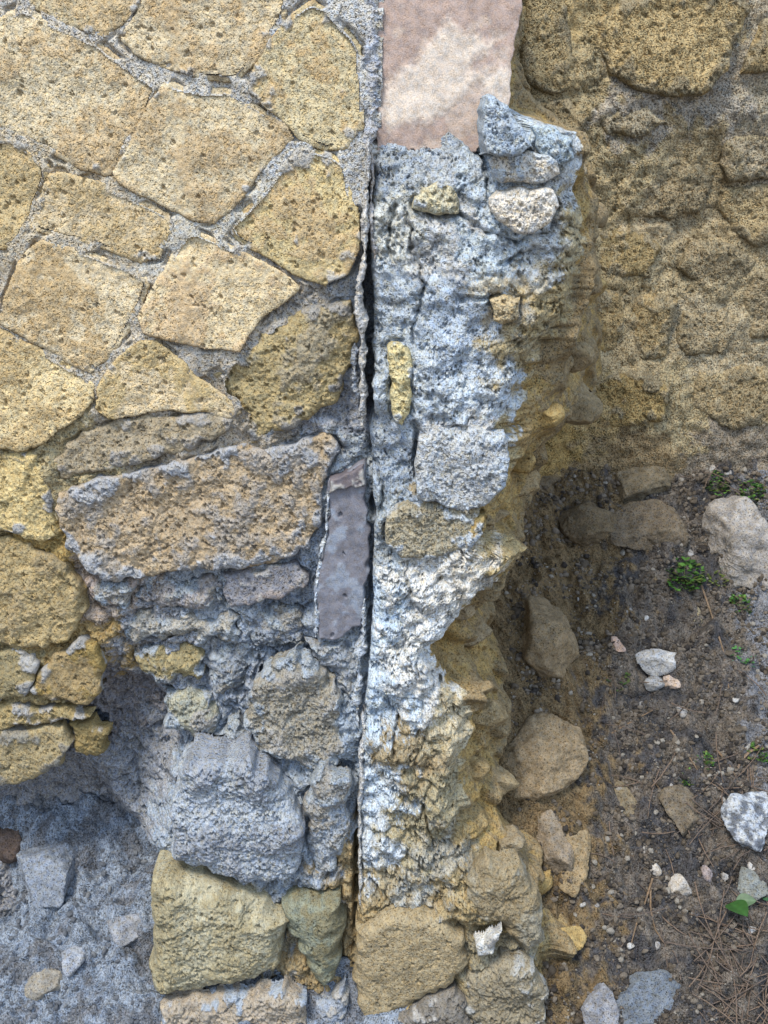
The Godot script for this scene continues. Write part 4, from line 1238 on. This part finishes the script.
	leaf_tuft(718, 580, 20, 16, [lin(96, 108, 52), lin(80, 92, 46)], "thin olive weed at the lower corner of the pale boulder", 404)
	leaf_tuft(740, 608, 20, 22, G, "little green weed on the pale soil under the boulder", 405)
	leaf_tuft(742, 662, 22, 14, [lin(62, 104, 78), lin(70, 116, 62)], "dark bluish-green weed on the pale soil strip", 406)
	leaf_tuft(688, 780, 18, 20, G, "green sprig above the flat earthy rock", 407)
	leaf_tuft(704, 762, 16, 16, G, "green sprig among crossing twigs", 408)
	leaf_tuft(758, 754, 22, 22, G, "green tuft beside a curved twig up-slope of the streaked rock", 409)
	leaf_tuft(616, 682, 22, 14, [lin(64, 92, 46), lin(76, 86, 50)], "faint dark green tuft beside the white angular stone", 410)
	leaf_plant()
	# fallen twigs
	var tw := [
		["thin grey-brown twig running down beside the boulder", [[700, 585], [712, 620], [722, 650], [728, 690]], 0.0011],
		["pale straight twig crossing above the streaked rock", [[716, 752], [728, 766], [736, 780]], 0.0013],
		["brown forked-looking twig arching over the dark soil", [[606, 738], [630, 724], [652, 712]], 0.0010],
		["long curved dark twig at the bank's right side", [[735, 772], [745, 756], [758, 748], [772, 730]], 0.0016],
		["slender twig lying down-slope through the gravel", [[652, 880], [644, 905], [636, 925], [630, 948]], 0.0011],
		["slender dark twig parallel to the one in the gravel", [[650, 886], [650, 910], [654, 930], [668, 952]], 0.0011],
		["pale brown twig slanting toward the flat earthy rock", [[642, 768], [654, 784], [666, 800]], 0.0010],
		["thin straw-coloured stalk lying beside the green sprig", [[670, 732], [684, 752], [697, 772]], 0.0011],
	]
	for q: Array in tw:
		var pts := []
		for e: Array in q[1]:
			var p := hit(e[0], e[1], false)
			pts.append(p + Vector3(0, 0.003, 0.002))
		var base: Vector3 = pts[0]
		for i in pts.size():
			pts[i] = pts[i] - base
		var o := MeshInstance3D.new()
		o.name = numbered("twig")
		o.mesh = tube(pts, q[2], q[2] * 0.6, lin(132, 112, 92))
		add_child(o)
		o.position = base
		tag(o, q[0], "twig")

func leaf_plant() -> void:
	var p := hit(730, 905, false)
	var o := thing("leafy_seedling", "seedling with one broad dark green leaf low on the bank", "plant", p)
	var s := (p - EYE).length() / FOCAL
	var lm := surf(0.55, 0.4)
	lm.backlight_enabled = true
	lm.backlight = Color(0.08, 0.15, 0.03)
	for q: Array in [[Vector3(-2, 6, 6), Vector3(0.25, 0.35, 0.9), 27.0, lin(48, 82, 38)], [Vector3(4, 6, 3), Vector3(0.9, 0.3, 0.25), 18.0, lin(78, 98, 72)], [Vector3(28, 8, -4), Vector3(0.8, 0.35, 0.4), 20.0, lin(50, 84, 56)]]:
		var dirv: Vector3 = (q[1] as Vector3).normalized()
		var len: float = q[2] * s
		var side := dirv.cross(Vector3(0, 0.85, 0.5)).normalized()
		var up := side.cross(dirv).normalized()
		var pos := PackedVector3Array()
		var col := PackedColorArray()
		for r in 13:
			var f := r / 12.0
			var w := len * 0.36 * pow(sin(PI * pow(f, 0.8)), 0.8)
			for c in 7:
				var e := c / 3.0 - 1.0
				pos.append((q[0] as Vector3) * s + dirv * len * f + side * w * e + up * (absf(e) * w * 0.3 - f * f * len * 0.2))
				var g := 1.0 + 0.25 * n_fine.get_noise_2d(f * 0.02, e * 0.02) + (0.25 if c == 3 else 0.0)
				col.append((q[3] as Color) * g)
		part("leaf", sheet(pos, col, 13, 7, PackedByteArray(), lm), o)
		part("stem", tube([Vector3(0, -0.004, 0), Vector3(0, 0.004, 0.002), (q[0] as Vector3) * s], 0.0008, 0.0006, lin(104, 108, 66)), o)

func gravel(called: String, label: String, left: bool, count: int, sd: int) -> void:
	var rr := RandomNumberGenerator.new()
	rr.seed = sd
	var mm := MultiMesh.new()
	mm.transform_format = MultiMesh.TRANSFORM_3D
	mm.use_colors = true
	var facets := SurfaceTool.new()
	facets.create_from(rock_mesh(Vector3(1.15, 0.7, 0.9), Color(1, 1, 1), 703, 8, 6), 0)
	facets.deindex()
	facets.generate_normals()
	facets.set_material(m_rock)
	mm.mesh = facets.commit()
	mm.instance_count = count
	var i := 0
	while i < count:
		var x := rr.randf_range(-0.6, -0.14) if left else rr.randf_range(0.12, 0.62)
		var z := rr.randf_range(-0.12, 0.2) if left else rr.randf_range(-0.33, 0.2)
		var dens := n_lo.get_noise_2d(x * 1.6, z * 1.6) * 1.4 + 0.45
		if rr.randf() > dens:
			continue
		var size := 0.0009 + 0.0030 * pow(rr.randf(), 4.0)
		if rr.randf() > 0.985:
			size *= 1.5
		var y := (soil_y(x, z) if left else bank_y(x, z)) + size * 0.2
		var o3 := 60.0 if left else 20.0
		var at3 := Vector3(x, y, z) + (SOIL_UP if left else BANK_UP) * soil_relief(x, z, o3)
		var b := Basis.from_euler(Vector3(rr.randf() * 6, rr.randf() * 6, rr.randf() * 6)).scaled(Vector3(size, size * rr.randf_range(0.6, 1.2), size * rr.randf_range(0.7, 1.2)))
		mm.set_instance_transform(i, Transform3D(b, at3))
		var h := rr.randf()
		var t := lin(128, 116, 102)
		if left:
			t = lin(138, 142, 150) if h < 0.85 else lin(168, 170, 174)
		elif h > 0.92:
			t = lin(196, 188, 176)
		elif h > 0.6:
			t = lin(160, 148, 134)
		elif h < 0.2:
			t = lin(88, 82, 78)
		mm.set_instance_color(i, t)
		i += 1
	var o := MultiMeshInstance3D.new()
	o.name = called
	o.multimesh = mm
	o.set_meta("kind", "stuff")
	add_child(o)
	tag(o, label, "gravel" if not left else "soil crumbs")

func needles() -> void:
	var rr := RandomNumberGenerator.new()
	rr.seed = 55
	var mm := MultiMesh.new()
	mm.transform_format = MultiMesh.TRANSFORM_3D
	mm.use_colors = true
	mm.mesh = tube([Vector3(-0.5, 0, 0), Vector3(-0.2, 0.02, 0.03), Vector3(0.2, 0.02, 0.03), Vector3(0.5, 0, 0)], 0.011, 0.007, Color(1, 1, 1))
	var spots := []
	for i in 110:
		spots.append([rr.randf_range(700, 800), rr.randf_range(925, 1060), 1.0])
	for i in 46:
		spots.append([rr.randf_range(690, 780), rr.randf_range(775, 850), 0.8])
	for i in 46:
		spots.append([rr.randf_range(600, 780), rr.randf_range(680, 1000), 0.7])
	for i in 10:
		spots.append([rr.randf_range(690, 770), rr.randf_range(455, 500), 0.6])
	mm.instance_count = spots.size()
	var up := BANK_UP
	for i in spots.size():
		var p := hit(spots[i][0], spots[i][1], false) + up * rr.randf_range(0.002, 0.008)
		var len := rr.randf_range(0.035, 0.07) * float(spots[i][2])
		var an := rr.randf() * TAU
		var a := (Vector3.RIGHT * cos(an) + Vector3.RIGHT.cross(up) * sin(an) + up * rr.randf_range(-0.08, 0.12)).normalized()
		var c := a.cross(up).normalized()
		mm.set_instance_transform(i, Transform3D(Basis(a * len, c.cross(a) * 0.06, c * 0.06), p))
		mm.set_instance_color(i, lin(128, 110, 96).lerp(lin(100, 90, 84), rr.randf()))
	var o := MultiMeshInstance3D.new()
	o.name = "pine_needles"
	o.multimesh = mm
	o.set_meta("kind", "stuff")
	add_child(o)
	tag(o, "brown dry pine needles matted on the lower bank", "pine needles")
